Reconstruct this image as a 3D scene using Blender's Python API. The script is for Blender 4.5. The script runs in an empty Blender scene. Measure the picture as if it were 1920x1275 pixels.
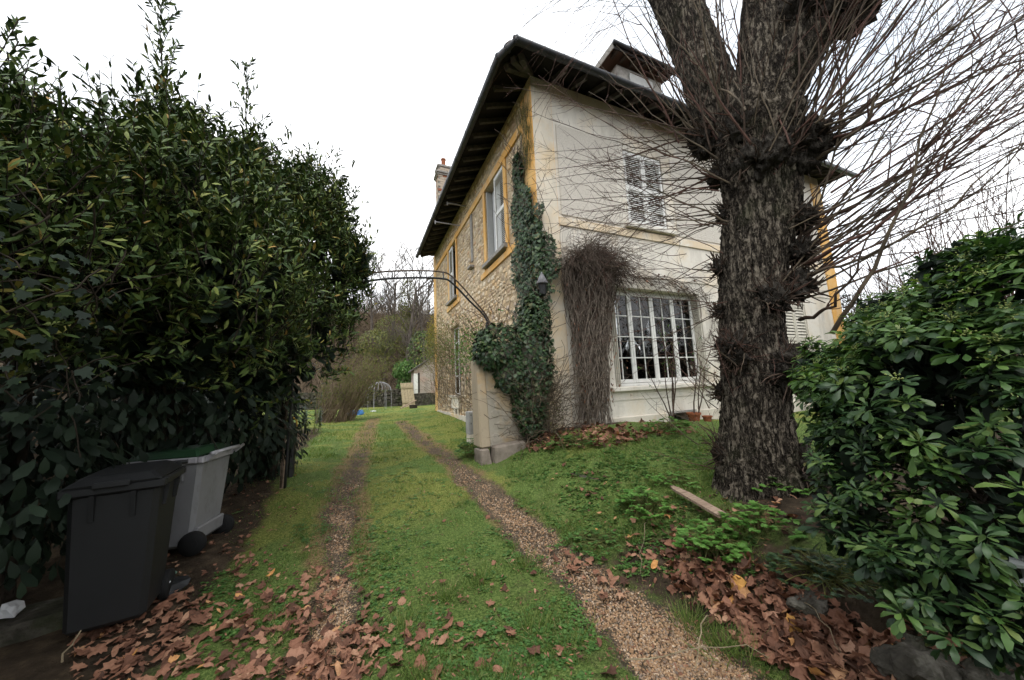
import bpy, bmesh, math, random
import numpy as np
from mathutils import Vector, Matrix

random.seed(7); RNG = np.random.default_rng(11)
scene = bpy.context.scene
col = scene.collection

# ------------------------------------------------------------------ camera
EYE = np.array([0.0, 0.0, 1.45])
FPX, CX, CY = 643.0, 960.0, 637.5                 # focal length and centre in pixels of the 1920 x 1275 photo
YAW, PITCH, ROLL = 0.4172, 0.1363, 0.0452
def cam_axes():
    cy, sy, cp, sp = math.cos(YAW), math.sin(YAW), math.cos(PITCH), math.sin(PITCH)
    f = np.array([sy*cp, cy*cp, sp]); r = np.array([cy, -sy, 0.0]); d = np.cross(f, r)
    cr, sr = math.cos(ROLL), math.sin(ROLL)
    return cr*r + sr*d, -sr*r + cr*d, f
CR, CD, CF = cam_axes()
cam_data = bpy.data.cameras.new('camera'); cam = bpy.data.objects.new('camera', cam_data); col.objects.link(cam)
cam_data.sensor_width = 36; cam_data.lens = FPX/1920*36; cam_data.clip_start = 0.02; cam_data.clip_end = 2000
m = Matrix.Identity(4)
for i in range(3):
    m[i][0], m[i][1], m[i][2], m[i][3] = CR[i], -CD[i], -CF[i], EYE[i]
cam.matrix_world = m; scene.camera = cam

# ------------------------------------------------------------------ overcast sky, weak broad sun, exposure
SUN_EL, SUN_AZ = math.radians(63), math.radians(215)   # azimuth clockwise from +Y
world = bpy.data.worlds.new('World'); scene.world = world; world.use_nodes = True
nt = world.node_tree; nt.nodes.clear()
N = nt.nodes.new; L = nt.links.new
sky = N('ShaderNodeTexSky'); sky.sky_type = 'NISHITA'; sky.sun_disc = False
sky.sun_elevation = SUN_EL; sky.sun_rotation = SUN_AZ; sky.air_density = 1.0; sky.dust_density = 4.0; sky.ozone_density = 1.0
hsv = N('ShaderNodeHueSaturation'); hsv.inputs['Saturation'].default_value = 0.25
L(sky.outputs[0], hsv.inputs['Color'])
tc = N('ShaderNodeTexCoord'); cn = N('ShaderNodeTexNoise'); cn.inputs['Scale'].default_value = 1.6; cn.inputs['Detail'].default_value = 5
L(tc.outputs['Generated'], cn.inputs['Vector'])
cr_ = N('ShaderNodeValToRGB'); cr_.color_ramp.elements[0].color = (5.7, 6.3, 7.1, 1); cr_.color_ramp.elements[1].color = (13.2, 13.3, 13.4, 1)
cr_.color_ramp.elements[0].position = .3; cr_.color_ramp.elements[1].position = .7
L(cn.outputs['Fac'], cr_.inputs[0])
mx = N('ShaderNodeMixRGB'); mx.inputs[0].default_value = 0.82
L(hsv.outputs[0], mx.inputs[1]); L(cr_.outputs[0], mx.inputs[2])
bg = N('ShaderNodeBackground'); bg.inputs['Strength'].default_value = 0.12
wo = N('ShaderNodeOutputWorld'); L(mx.outputs[0], bg.inputs['Color']); L(bg.outputs[0], wo.inputs['Surface'])
sd = bpy.data.lights.new('sun', 'SUN'); sd.energy = 1.0; sd.angle = math.radians(22); sd.color = (1, .97, .92)
sun = bpy.data.objects.new('sun', sd); col.objects.link(sun)
sdir = Vector((math.sin(SUN_AZ)*math.cos(SUN_EL), math.cos(SUN_AZ)*math.cos(SUN_EL), math.sin(SUN_EL)))
sun.rotation_euler = sdir.to_track_quat('Z', 'Y').to_euler(); sun.location = sdir*40
scene.view_settings.view_transform = 'Standard'; scene.view_settings.look = 'None'
scene.view_settings.exposure = 0.80; scene.view_settings.gamma = 1.0; scene.view_settings.use_curve_mapping = False
scene.render.engine = 'CYCLES'; scene.cycles.max_bounces = 4; scene.cycles.glossy_bounces = 2; scene.cycles.transmission_bounces = 2; scene.cycles.use_adaptive_sampling = True; scene.cycles.adaptive_threshold = .03; scene.cycles.diffuse_bounces = 2
scene.cycles.transparent_max_bounces = 12

# ------------------------------------------------------------------ measuring: rays of the photograph to points in the place
def ray(u, v):
    return CR*((u-CX)/FPX) + CD*((v-CY)/FPX) + CF
def on_y(u, v, y): d = ray(u, v); return EYE + d*(y/d[1])
def on_x(u, v, x): d = ray(u, v); return EYE + d*(x/d[0])
def on_z(u, v, z): d = ray(u, v); return EYE + d*((z-EYE[2])/d[2])
def far(u, v, dist): d = ray(u, v); return EYE + d*(dist/np.linalg.norm(d))

# ------------------------------------------------------------------ terrain
CTRL = np.array([
 (0,0,-.03),(0,-6,-.1),(-1.5,3.3,0),(-4,3,.12),(-1.6,1.2,0),(.7,1.8,0),(-.3,2.5,.02),(1.45,1.9,.02),(1.4,1.0,.0),(1.6,-.5,0),
 (-.9,5.37,.28),(1.85,5.4,.32),(.4,5.4,.28),(.5,3.8,.13),(2.45,5.2,.52),(3.04,5.3,.68),(5,5.3,.66),(6.85,5.3,.56),(9,5.3,.5),(13,5.3,.5),
 (3.27,2.1,.46),(2.4,3.6,.40),(2.0,4.4,.33),(1.5,3.6,.15),(2.2,2.3,.12),(2.7,2.3,.34),(2.0,1.55,.10),(2.35,1.6,.30),(2.05,.9,.12),(2.45,.8,.36),(3.4,.8,.5),(5,1,.5),(6,-3,.5),(2.2,-1,.15),(3,-3,.4),
 (3.0,7.4,.36),(3.0,9.4,.39),(3.0,12,.50),(3.0,15,.58),(1.2,9,.37),(-1.5,9,.42),(.3,12,.42),(.5,15,.44),(1,20,.42),(2.5,27,.36),(-1,20,.45),(-4,12,.6),(-6,6,.4),
 (6,20,.5),(8,27,.5),(13,12,.5),(20,5,.5),(20,-10,.5),(-15,5,.5),(-10,-10,.2),(-8,28,.6),(0,30,.5)], float)
def _U(r2): return .5*r2*np.log(r2+1e-9)
def _tps():
    n = len(CTRL); P = CTRL[:, :2]
    d2 = ((P[:, None]-P[None])**2).sum(-1); K = _U(d2) + np.eye(n)*.02
    Q = np.c_[np.ones(n), P]; A = np.zeros((n+3, n+3)); A[:n, :n] = K; A[:n, n:] = Q; A[n:, :n] = Q.T
    return np.linalg.solve(A, np.r_[CTRL[:, 2], 0, 0, 0])
_W = _tps()
def sstep(t): t = np.clip(t, 0, 1); return t*t*(3-2*t)
def lumps(x, y, k): return np.sin(x*k+1.3*np.sin(y*k*.7+1))*np.cos(y*k*1.13+.8*np.sin(x*k*.6))
def terrain(x, y):
    x = np.asarray(x, float); y = np.asarray(y, float); sh = x.shape; X = x.ravel(); Y = y.ravel()
    xc = np.clip(X, -14, 19); yc = np.clip(Y, -9, 29.5)
    d2 = (xc[:, None]-CTRL[None, :, 0])**2 + (yc[:, None]-CTRL[None, :, 1])**2
    z = _U(d2)@_W[:-3] + _W[-3] + _W[-2]*xc + _W[-1]*yc
    w = sstep((np.hypot(X-2, Y-9)-18)/10); z = z*(1-w) + .45*w
    z = z + .012*lumps(X, Y, 3.1) + .006*lumps(X+3, Y, 8.3)
    hill = sstep((Y-28.5)/28)*13 + sstep((Y-55)/120)*12
    hill2 = sstep((np.hypot(X-10, Y-4)-34)/70)*10*sstep((X-6)/30)
    z = z + 1.5*sstep((-2.7-X)/1.3)*sstep((17-Y)/5)*sstep((Y+8)/4)
    z = z + np.maximum(hill*sstep((60-X)/40), hill2) + (.5*lumps(X, Y, .33))*sstep((Y-31)/6)
    return z.reshape(sh)
def tz(x, y): return float(terrain(np.array([x]), np.array([y]))[0])
def ground(u, v):
    z = .2
    for _ in range(14):
        p = on_z(u, v, min(z, 1.3)); z = .5*z + .5*tz(p[0], p[1])
    return np.array([p[0], p[1], tz(p[0], p[1])])

# ------------------------------------------------------------------ object helpers
def tag(o, label=None, cat=None, group=None, kind=None):
    if label: o['label'] = label
    if cat: o['category'] = cat
    if group: o['group'] = group
    if kind: o['kind'] = kind
    return o
def empty(name, loc, label=None, cat=None, group=None, rz=0.0):
    o = bpy.data.objects.new(name, None); col.objects.link(o); o.location = [float(c) for c in loc]; o.rotation_euler = (0, 0, rz)
    o.empty_display_size = .1
    return tag(o, label, cat, group)
def put(name, me, mat=None, parent=None):
    o = bpy.data.objects.new(name, me); col.objects.link(o)
    if mat is not None:
        for mm in (mat if isinstance(mat, (list, tuple)) else [mat]): me.materials.append(mm)
    if parent is not None:
        o.parent = parent
        p = parent; off = Vector((0, 0, 0)); rz = False
        while p is not None:
            if abs(p.rotation_euler.z) > 1e-9: rz = True
            off += Vector(p.location); p = p.parent
        if not rz: o.location = -off          # meshes are given in world coordinates
        else: o.location = (0, 0, 0)          # turned things are given in their own coordinates
    return o
def npmesh(name, V, F, mat, parent=None, smooth=False):
    """V (n,3), F (m,k) same polygon size"""
    V = np.asarray(V, np.float32); F = np.asarray(F, np.int32)
    me = bpy.data.meshes.new(name); k = F.shape[1]
    me.vertices.add(len(V)); me.vertices.foreach_set('co', V.ravel())
    me.loops.add(F.size); me.loops.foreach_set('vertex_index', F.ravel())
    me.polygons.add(len(F)); me.polygons.foreach_set('loop_start', np.arange(0, F.size, k, dtype=np.int32))
    me.polygons.foreach_set('loop_total', np.full(len(F), k, np.int32))
    if smooth: me.polygons.foreach_set('use_smooth', np.ones(len(F), bool))
    me.update(calc_edges=True)
    return put(name, me, mat, parent)

class MB:
    def __init__(s): s.v = []; s.f = []; s.mi = []
    def add(s, verts, faces, mi=0):
        n = len(s.v); s.v += [tuple(float(c) for c in p) for p in verts]
        s.f += [tuple(i+n for i in f) for f in faces]; s.mi += [mi]*len(faces); return s
    def box(s, x0, x1, y0, y1, z0, z1, mi=0):
        return s.add([(x0,y0,z0),(x1,y0,z0),(x1,y1,z0),(x0,y1,z0),(x0,y0,z1),(x1,y0,z1),(x1,y1,z1),(x0,y1,z1)],
                     [(0,3,2,1),(4,5,6,7),(0,1,5,4),(1,2,6,5),(2,3,7,6),(3,0,4,7)], mi)
    def hexa(s, pts, mi=0):
        return s.add(pts, [(0,3,2,1),(4,5,6,7),(0,1,5,4),(1,2,6,5),(2,3,7,6),(3,0,4,7)], mi)
    def beam(s, a, b, w, h, up=(0,0,1), mi=0):
        a = Vector(a); b = Vector(b); d = (b-a).normalized(); up = Vector(up)
        r = d.cross(up)
        if r.length < 1e-4: r = d.cross(Vector((1,0,0)))
        r.normalize(); u = r.cross(d)
        P = []
        for q in (a, b):
            P += [q-r*w/2-u*h/2, q+r*w/2-u*h/2, q+r*w/2+u*h/2, q-r*w/2+u*h/2]
        return s.add(P, [(0,1,2,3),(7,6,5,4),(0,4,5,1),(1,5,6,2),(2,6,7,3),(3,7,4,0)], mi)
    def tube(s, pts, rad, n=6, cap=True, mi=0):
        pts = [Vector(p) for p in pts]; k = len(pts)
        if not hasattr(rad, '__len__'): rad = [rad]*k
        V = []; prev = None
        for i, p in enumerate(pts):
            d = (pts[min(i+1, k-1)]-pts[max(i-1, 0)]).normalized()
            if prev is None:
                r = d.orthogonal().normalized()
            else:
                r = prev - d*prev.dot(d); r = r.normalized() if r.length > 1e-5 else d.orthogonal().normalized()
            prev = r; u = d.cross(r)
            for j in range(n):
                a = 2*math.pi*j/n; V.append(p + (r*math.cos(a)+u*math.sin(a))*rad[i])
        F = []
        for i in range(k-1):
            for j in range(n):
                F.append((i*n+j, i*n+(j+1) % n, (i+1)*n+(j+1) % n, (i+1)*n+j))
        if cap: F.append(tuple(range(n-1, -1, -1))); F.append(tuple((k-1)*n+j for j in range(n)))
        return s.add(V, F, mi)
    def lathe(s, c, prof, n=16, axis='z', mi=0):
        V = []
        for r, h in prof:
            for j in range(n):
                a = 2*math.pi*j/n; x, y = r*math.cos(a), r*math.sin(a)
                V.append({'z': (c[0]+x, c[1]+y, c[2]+h), 'y': (c[0]+x, c[1]+h, c[2]+y), 'x': (c[0]+h, c[1]+x, c[2]+y)}[axis])
        F = []
        for i in range(len(prof)-1):
            for j in range(n): F.append((i*n+j, i*n+(j+1) % n, (i+1)*n+(j+1) % n, (i+1)*n+j))
        F.append(tuple(range(n))); F.append(tuple((len(prof)-1)*n+j for j in range(n)))
        return s.add(V, F, mi)
    def build(s, name, mat, parent=None, smooth=False, bevel=0.0):
        me = bpy.data.meshes.new(name); me.from_pydata(s.v, [], s.f)
        if isinstance(mat, (list, tuple)): me.polygons.foreach_set('material_index', s.mi)
        bm = bmesh.new(); bm.from_mesh(me)
        bmesh.ops.recalc_face_normals(bm, faces=bm.faces)
        if bevel > 0:
            bmesh.ops.bevel(bm, geom=[e for e in bm.edges if e.is_manifold and e.calc_face_angle(0) > .5], offset=bevel, segments=1, affect='EDGES', clamp_overlap=True)
        bm.to_mesh(me); bm.free()
        if smooth: me.polygons.foreach_set('use_smooth', [True]*len(me.polygons))
        me.update()
        return put(name, me, mat, parent)

# ------------------------------------------------------------------ materials
class Mat:
    def __init__(s, name, rough=.8, spec=.3):
        s.m = bpy.data.materials.new(name); s.m.use_nodes = True; s.nt = s.m.node_tree
        s.b = s.nt.nodes['Principled BSDF']; s.b.inputs['Roughness'].default_value = rough
        s.b.inputs['Specular IOR Level'].default_value = spec
        s.co = s.nt.nodes.new('ShaderNodeTexCoord').outputs['Object']
    def n(s, t, **kw):
        q = s.nt.nodes.new(t)
        for k, v in kw.items():
            if hasattr(q, k): setattr(q, k, v)
            else: q.inputs[k.replace('_', ' ')].default_value = v
        return q
    def l(s, a, b): s.nt.links.new(a, b)
    def noise(s, scale, detail=5, rough=.6, vec=None, stretch=None):
        q = s.n('ShaderNodeTexNoise'); q.inputs['Scale'].default_value = scale; q.inputs['Detail'].default_value = min(detail, 4 if scale > 10 else 5); q.inputs['Roughness'].default_value = rough
        v = vec or s.co
        if stretch:
            mp = s.n('ShaderNodeMapping'); mp.inputs['Scale'].default_value = stretch; s.l(v, mp.inputs[0]); v = mp.outputs[0]
        s.l(v, q.inputs['Vector']); return q.outputs['Fac']
    def voro(s, scale, feature='F1', stretch=None):
        q = s.n('ShaderNodeTexVoronoi'); q.feature = feature; q.inputs['Scale'].default_value = scale
        v = s.co
        if stretch:
            mp = s.n('ShaderNodeMapping'); mp.inputs['Scale'].default_value = stretch; s.l(v, mp.inputs[0]); v = mp.outputs[0]
        s.l(v, q.inputs['Vector']); return q
    def island(s): return s.n('ShaderNodeNewGeometry').outputs['Random Per Island']
    def objrand(s): return s.n('ShaderNodeObjectInfo').outputs['Random']
    def ramp(s, fac, stops):
        q = s.n('ShaderNodeValToRGB'); e = q.color_ramp.elements
        while len(e) < len(stops): e.new(.5)
        for i, (p, c) in enumerate(stops):
            e[i].position = p; e[i].color = (c[0], c[1], c[2], 1) if len(c) == 3 else c
        s.l(fac, q.inputs[0]); return q.outputs[0]
    def g(s, fac, a, b):      # sharpened factor
        q = s.n('ShaderNodeMapRange'); q.inputs['From Min'].default_value = a; q.inputs['From Max'].default_value = b; q.clamp = True
        s.l(fac, q.inputs[0]); return q.outputs[0]
    def mix(s, fac, a, b, mode='MIX'):
        q = s.n('ShaderNodeMixRGB'); q.blend_type = mode
        for i, w in ((0, fac), (1, a), (2, b)):
            if isinstance(w, (int, float)): q.inputs[i].default_value = w if i == 0 else (w, w, w, 1)
            elif isinstance(w, tuple): q.inputs[i].default_value = (w[0], w[1], w[2], 1)
            else: s.l(w, q.inputs[i])
        return q.outputs[0]
    def mul(s, a, b, op='MULTIPLY'):
        q = s.n('ShaderNodeMath'); q.operation = op
        for i, w in enumerate((a, b)):
            if isinstance(w, (int, float)): q.inputs[i].default_value = w
            else: s.l(w, q.inputs[i])
        return q.outputs[0]
    def xyz(s):
        q = s.n('ShaderNodeSeparateXYZ'); s.l(s.co, q.inputs[0]); return q.outputs
    def color(s, c):
        if isinstance(c, tuple): s.b.inputs['Base Color'].default_value = (c[0], c[1], c[2], 1)
        else: s.l(c, s.b.inputs['Base Color'])
        s.c = c; return s
    def bump(s, h, strength=.5, dist=.01):
        q = s.n('ShaderNodeBump'); q.inputs['Strength'].default_value = strength; q.inputs['Distance'].default_value = dist
        s.l(h, q.inputs['Height']); s.l(q.outputs[0], s.b.inputs['Normal']); return s
    def rough(s, v): s.l(v, s.b.inputs['Roughness']); return s
    def translucent(s, amt, tint=(1.2, 1.3, .6)):
        t = s.n('ShaderNodeBsdfTranslucent'); q = s.mix(1.0, s.c, tint, 'MULTIPLY'); s.l(q, t.inputs[0])
        ms = s.n('ShaderNodeMixShader'); ms.inputs[0].default_value = amt
        s.l(s.b.outputs[0], ms.inputs[1]); s.l(t.outputs[0], ms.inputs[2])
        s.l(ms.outputs[0], s.nt.nodes['Material Output'].inputs['Surface']); return s

M = {}
def leafmat(name, stops, rough=.4, trans=.25, spec=.5, patch=None):
    k = Mat(name, rough, spec); c = k.ramp(k.island(), stops)
    n = k.noise(1.7, 3); c = k.mix(k.g(n, .35, .7), c, k.mix(1.0, c, (.72, .8, .75), 'MULTIPLY'))
    k.color(c)
    if trans: k.translucent(trans)
    M[name] = k.m; return k.m

leafmat('bay', [(0,(0.02343,0.04341,0.01359)),(.4,(0.05465,0.09002,0.02346)),(.75,(0.1093,0.1512,0.03951)),(.95,(0.205,0.2331,0.05927)),(.985,(0.2928,0.2411,0.06173)),(1,(0.3904,0.209,0.06173))], .56, 0, .2)
leafmat('bay_dark', [(0,(.007,.013,.007)),(.6,(.012,.022,.012)),(1,(.022,.036,.020))], .6, 0, .2)  # shade inside the crowns put into near-black leaf colour; also for dark evergreens
leafmat('choisya', [(0,(.014,.036,.013)),(.45,(.026,.060,.019)),(.8,(.048,.096,.028)),(.96,(.085,.135,.040)),(1,(.17,.15,.045))], .45, .2, .35)
leafmat('choisya_young', [(0,(.045,.095,.022)),(.5,(.075,.145,.034)),(.9,(.12,.20,.05)),(1,(.2,.2,.06))], .45, .25, .35)
leafmat('choisya_bud', [(0,(.22,.27,.07)),(1,(.34,.36,.12))], .6, .2)
leafmat('ivy', [(0,(.014,.032,.011)),(.5,(.028,.060,.019)),(.9,(.052,.094,.028)),(1,(.11,.10,.04))], .5, 0, .35)
leafmat('grass', [(0,(0.0744,0.126,0.0312)),(.45,(0.126,0.198,0.0456)),(.8,(0.198,0.246,0.066)),(1,(0.36,0.312,0.156))], .7, .3, .2)
leafmat('weed', [(0,(.06,.13,.03)),(.5,(.09,.19,.045)),(.9,(.14,.24,.06)),(1,(.2,.24,.07))], .55, .3, .3)
leafmat('weed_bright', [(0,(.09,.2,.035)),(.5,(.12,.26,.05)),(1,(.18,.33,.08))], .5, .3, .3)
leafmat('olive_leaf', [(0,(.09,.1,.03)),(.5,(.14,.15,.05)),(1,(.22,.2,.06))], .6, .3, .3)
leafmat('yellow_leaf', [(0,(.25,.2,.04)),(.5,(.3,.26,.05)),(1,(.36,.26,.05))], .6, .35, .3)
leafmat('euphorbia', [(0,(.03,.06,.035)),(1,(.06,.105,.06))], .55, .15)
k = Mat('dead_leaf', .75, .25)
c = k.ramp(k.island(), [(0,(0.06143,0.0312,0.02028)),(.3,(0.1492,0.0702,0.04368)),(.6,(0.2545,0.1217,0.07488)),(.85,(0.3335,0.1794,0.1123)),(.97,(0.4212,0.2496,0.156)),(1,(0.5967,0.2964,0.0936))])
nz = k.noise(40, 4); c = k.mix(k.g(nz, .4, .75), c, k.mix(1.0, c, (.62, .55, .5), 'MULTIPLY')); k.color(c).translucent(.1, (1.1, .8, .5)); M['dead_leaf'] = k.m
k = Mat('fallen_leaf', .72, .25)
c = k.ramp(k.objrand(), [(0,(0.07898,0.04056,0.02652)),(.3,(0.1843,0.08736,0.0546)),(.6,(0.2896,0.1404,0.08736)),(.85,(0.3773,0.2028,0.1326)),(.985,(0.4738,0.2808,0.1872)),(1,(0.702,0.3744,0.078))])
nz = k.noise(30, 4); c = k.mix(k.g(nz, .4, .75), c, k.mix(1.0, c, (.66, .58, .52), 'MULTIPLY')); k.color(c).bump(k.noise(60, 3), .3, .004).translucent(.1, (1.1, .8, .5)); M['fallen_leaf'] = k.m

def plain(name, colr, rough=.7, spec=.3, var=.15, scale=6, bump=0, bscale=40, metal=0):
    k = Mat(name, rough, spec); a = tuple(colr); b = tuple(x*(1-var*2) for x in colr)
    k.color(k.mix(k.g(k.noise(scale, 6), .35, .7), a, b))
    if bump: k.bump(k.noise(bscale, 5), bump, .01)
    k.b.inputs['Metallic'].default_value = metal
    M[name] = k.m; return k
plain('dark_wood', (.035,.031,.028), .85, .2, .25, 8, .4)
plain('rafter', (.10,.09,.078), .85, .2, .25, 9, .4)
plain('soffit', (.028,.025,.022), .9, .1, .2)
plain('zinc', (.05,.052,.056), .5, .4, .25, 5, .15, metal=.3)
plain('black_iron', (.018,.018,.018), .55, .4, .2, 20)
plain('rusty_iron', (.12,.085,.06), .75, .3, .3, 30)
plain('white_paint', (.74,.73,.69), .55, .35, .1, 10, .15)
plain('shutter_cream', (.6,.56,.47), .65, .3, .12, 7, .2)
plain('shutter_grey', (.42,.42,.40), .6, .3, .1, 5)
plain('interior', (.05,.045,.04), .9, .1)  # dark tone stands in for the shade behind shutters and panes
plain('lamp_grey', (.17,.165,.175), .5, .4, .2, 20)
plain('lead_grey', (.36,.35,.37), .5, .4, .15, 20)
plain('terracotta', (.3,.105,.05), .8, .2, .2, 20, .2)
plain('cement', (.32,.3,.27), .9, .2, .2, 9, .5)
plain('cabinet_grey', (.33,.325,.31), .6, .3, .15, 6, .1)
plain('pale_timber', (.42,.34,.22), .8, .2, .2, 12, .3)
plain('tarp_blue', (.05,.2,.5), .5, .4, .2, 8)
plain('white_plastic', (.62,.63,.64), .45, .4, .05, 20)
plain('green_plastic', (.015,.05,.02), .45, .4, .1, 20)
plain('rubber', (.012,.012,.012), .8, .2, .1, 20)
plain('strap_yellow', (.45,.27,.05), .6, .3, .1, 20)
plain('litter_green', (.12,.25,.2), .35, .5, .1, 20)
plain('twig', (.085,.058,.042), .8, .2, .3, 9)
plain('twig_red', (.115,.058,.042), .75, .25, .3, 9)
plain('twig_olive', (.125,.095,.062), .75, .25, .3, 5)
plain('dry_stem', (.3,.24,.15), .85, .2, .3, 9)
plain('pale_vine', (.25,.205,.165), .9, .1, .3, 12)
plain('grey_vine', (.15,.115,.092), .9, .1, .35, 14)
plain('brush', (.22,.165,.11), .9, .1, .35, 2)
plain('bare_branch', (.15,.125,.105), .9, .1, .3, 3)
plain('hedge_wood', (.05,.04,.03), .9, .1, .3, 9, .4)
plain('curtain', (.6,.6,.6), .9, .1, .05, 9)
k = Mat('bin_dark', .55, .35); k.color(k.mix(k.noise(5, 5), (.008,.0085,.009), (.014,.0145,.015))).bump(k.noise(300, 2), .15, .002); M['bin_dark'] = k.m
k = Mat('bin_pale', .55, .35); cc = k.mix(k.noise(4, 6), (.15,.15,.155), (.21,.21,.215)); cc = k.mix(k.mul(k.g(k.noise(9, 8, .75, stretch=(1, 1, .4)), .52, .72), .6), cc, (.085,.08,.07)); k.color(cc).bump(k.noise(300, 2), .15, .002); M['bin_pale'] = k.m
k = Mat('weathered_plank', .85, .2); w = k.noise(3, 6, .7, stretch=(1, 14, 14)); k.color(k.ramp(w, [(.3,(.15,.10,.07)),(.55,(.30,.22,.16)),(.75,(.40,.31,.24))])).bump(w, .5, .01); M['plank'] = k.m
# painted masonry
def masonry(name, base, warm, dirt, warm_lo=.45, warm_hi=.62, bump=.25):
    k = Mat(name, .85, .2)
    c = k.mix(k.g(k.noise(1.1, 6, .65), warm_lo, warm_hi), base, warm)
    c = k.mix(k.mul(k.g(k.noise(2.3, 8, .7, stretch=(1, 1, .28)), .47, .74), .7), c, dirt)
    c = k.mix(k.mul(k.g(k.noise(14, 6, .7), .55, .75), .35), c, dirt)
    k.color(c).bump(k.noise(25, 8, .7), bump, .012); M[name] = k.m; return k
masonry('orange_paint', (.69,.375,.105), (.70,.45,.18), (.60,.50,.36), .48, .66)
masonry('worn_orange', (.42,.345,.245), (.46,.30,.14), (.20,.18,.145), .54, .66, .6)
masonry('cream_paint', (.68,.61,.50), (.68,.52,.32), (.46,.42,.35), .44, .62)
masonry('white_plaster', (.69,.645,.565), (.66,.56,.42), (.38,.345,.29), .48, .68)
masonry('pale_band', (.68,.55,.38), (.70,.65,.56), (.55,.47,.36), .5, .6)
masonry('pier_plaster', (.36,.325,.265), (.40,.29,.16), (.15,.14,.115), .54, .66, .6)
masonry('plinth', (.58,.53,.45), (.60,.45,.26), (.34,.29,.23), .52, .66, .4)
masonry('shed_wall', (.36,.31,.27), (.38,.27,.22), (.22,.19,.16))
k = Mat('roughcast', .95, .1); v = k.voro(46); n = k.noise(60, 6, .7)
h = k.mix(.5, v.outputs['Distance'], n)
k.color(k.mix(k.g(n, .4, .65), (.70,.65,.57), (.56,.51,.44))).bump(h, 1.0, .03); M['roughcast'] = k.m
k = Mat('mortar', .95, .1); n = k.noise(18, 8, .7)
k.color(k.mix(k.g(k.noise(1.2, 5), .4, .65), k.ramp(n, [(.3,(0.345,0.2688,0.1802)),(.6,(0.575,0.4704,0.3286)),(.8,(0.713,0.6048,0.4452))]), k.ramp(n, [(.3,(.28,.19,.10)),(.7,(.50,.35,.20))]))).bump(n, .9, .03); M['mortar'] = k.m
def stonemat(name, src):
    k = Mat(name, .92, .15); r = src(k)
    c = k.ramp(r, [(0,(0.336,0.2616,0.1854)),(.2,(0.5824,0.4687,0.3296)),(.45,(0.7392,0.6104,0.4429)),(.62,(0.672,0.4796,0.2781)),(.78,(0.8064,0.7085,0.5562)),(.92,(0.4704,0.3815,0.309)),(1,(0.6048,0.3706,0.1854))])
    n = k.noise(22, 8, .75); k.color(k.mix(k.g(n, .35, .7), c, k.mix(1.0, c, (.80,.75,.69), 'MULTIPLY'))).bump(n, .9, .02); M[name] = k.m
stonemat('rubble', lambda k: k.island()); stonemat('rubble_single', lambda k: k.objrand())
k = Mat('grey_stone', .95, .15); n = k.noise(6, 9, .7)
k.color(k.mix(k.g(k.noise(2.5, 6), .45, .7), k.ramp(n, [(.35,(.028,.025,.020)),(.55,(.078,.070,.056)),(.72,(.19,.175,.145))]), (.030,.038,.014))).bump(n, .9, .04); M['grey_stone'] = k.m
k = Mat('roof_tile', .9, .15); k.color(k.ramp(k.island(), [(0,(.07,.05,.04)),(.5,(.12,.08,.06)),(1,(.16,.12,.10))])).bump(k.noise(30, 5), .5, .01); M['roof_tile'] = k.m
k = Mat('brickwork', .9, .15); k.color(k.ramp(k.island(), [(0,(.30,.24,.18)),(.6,(.42,.35,.27)),(1,(.30,.15,.10))])).bump(k.noise(30, 5), .5, .01); M['brickwork'] = k.m
# window glass: clear pane, reflecting by its own fresnel
k = Mat('glass', .02, .5); k.color((.015,.017,.018))
tr = k.n('ShaderNodeBsdfTransparent'); tr.inputs[0].default_value = (.8,.82,.82,1)
gl = k.n('ShaderNodeBsdfGlossy'); gl.inputs['Roughness'].default_value = .03
fr = k.n('ShaderNodeFresnel'); fr.inputs[0].default_value = 1.5
ms = k.n('ShaderNodeMixShader'); k.l(fr.outputs[0], ms.inputs[0]); k.l(tr.outputs[0], ms.inputs[1]); k.l(gl.outputs[0], ms.inputs[2])
k.l(ms.outputs[0], k.nt.nodes['Material Output'].inputs['Surface']); M['glass'] = k.m
# bark
k = Mat('bark', .95, .1)
n0 = k.noise(11, 5, .6, stretch=(1.3, 1.3, .30)); n1 = k.noise(34, 8, .8, stretch=(1, 1, .35)); n2 = k.noise(2.2, 6, .7)
rid = k.mul(k.mul(n0, .5, 'SUBTRACT'), 1.0); ab = k.n('ShaderNodeMath'); ab.operation = 'ABSOLUTE'; k.l(rid, ab.inputs[0])
edge = k.mul(k.g(ab.outputs[0], .0, .055), k.g(n1, .30, .52))
c = k.ramp(n1, [(.32,(0.05071,0.04147,0.03225)),(.5,(0.1304,0.1089,0.08385)),(.70,(0.2717,0.235,0.1854))])
c = k.mix(edge, (.014,.011,.009), c); c = k.mix(k.mul(k.g(k.noise(1.4, 5, .65), .45, .64), .7), c, k.mix(1.0, c, (.30,.27,.24), 'MULTIPLY')); c = k.mix(k.mul(k.g(n2, .55, .70), .45), c, (.045,.052,.024))
hh = k.mix(.45, edge, n1); k.color(c).bump(hh, 1.0, .05); M['bark'] = k.m
k = Mat('burl', .98, .05); n1 = k.noise(30, 8, .8, stretch=(1, 1, .5)); k.color(k.ramp(n1, [(.35,(.012,.010,.008)),(.55,(.055,.048,.040)),(.75,(.15,.135,.115))])).bump(n1, 1.0, .05); M['burl'] = k.m
plain('footing_stone', (.26,.22,.18), .95, .1, .25, 7, .6, 20)

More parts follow.
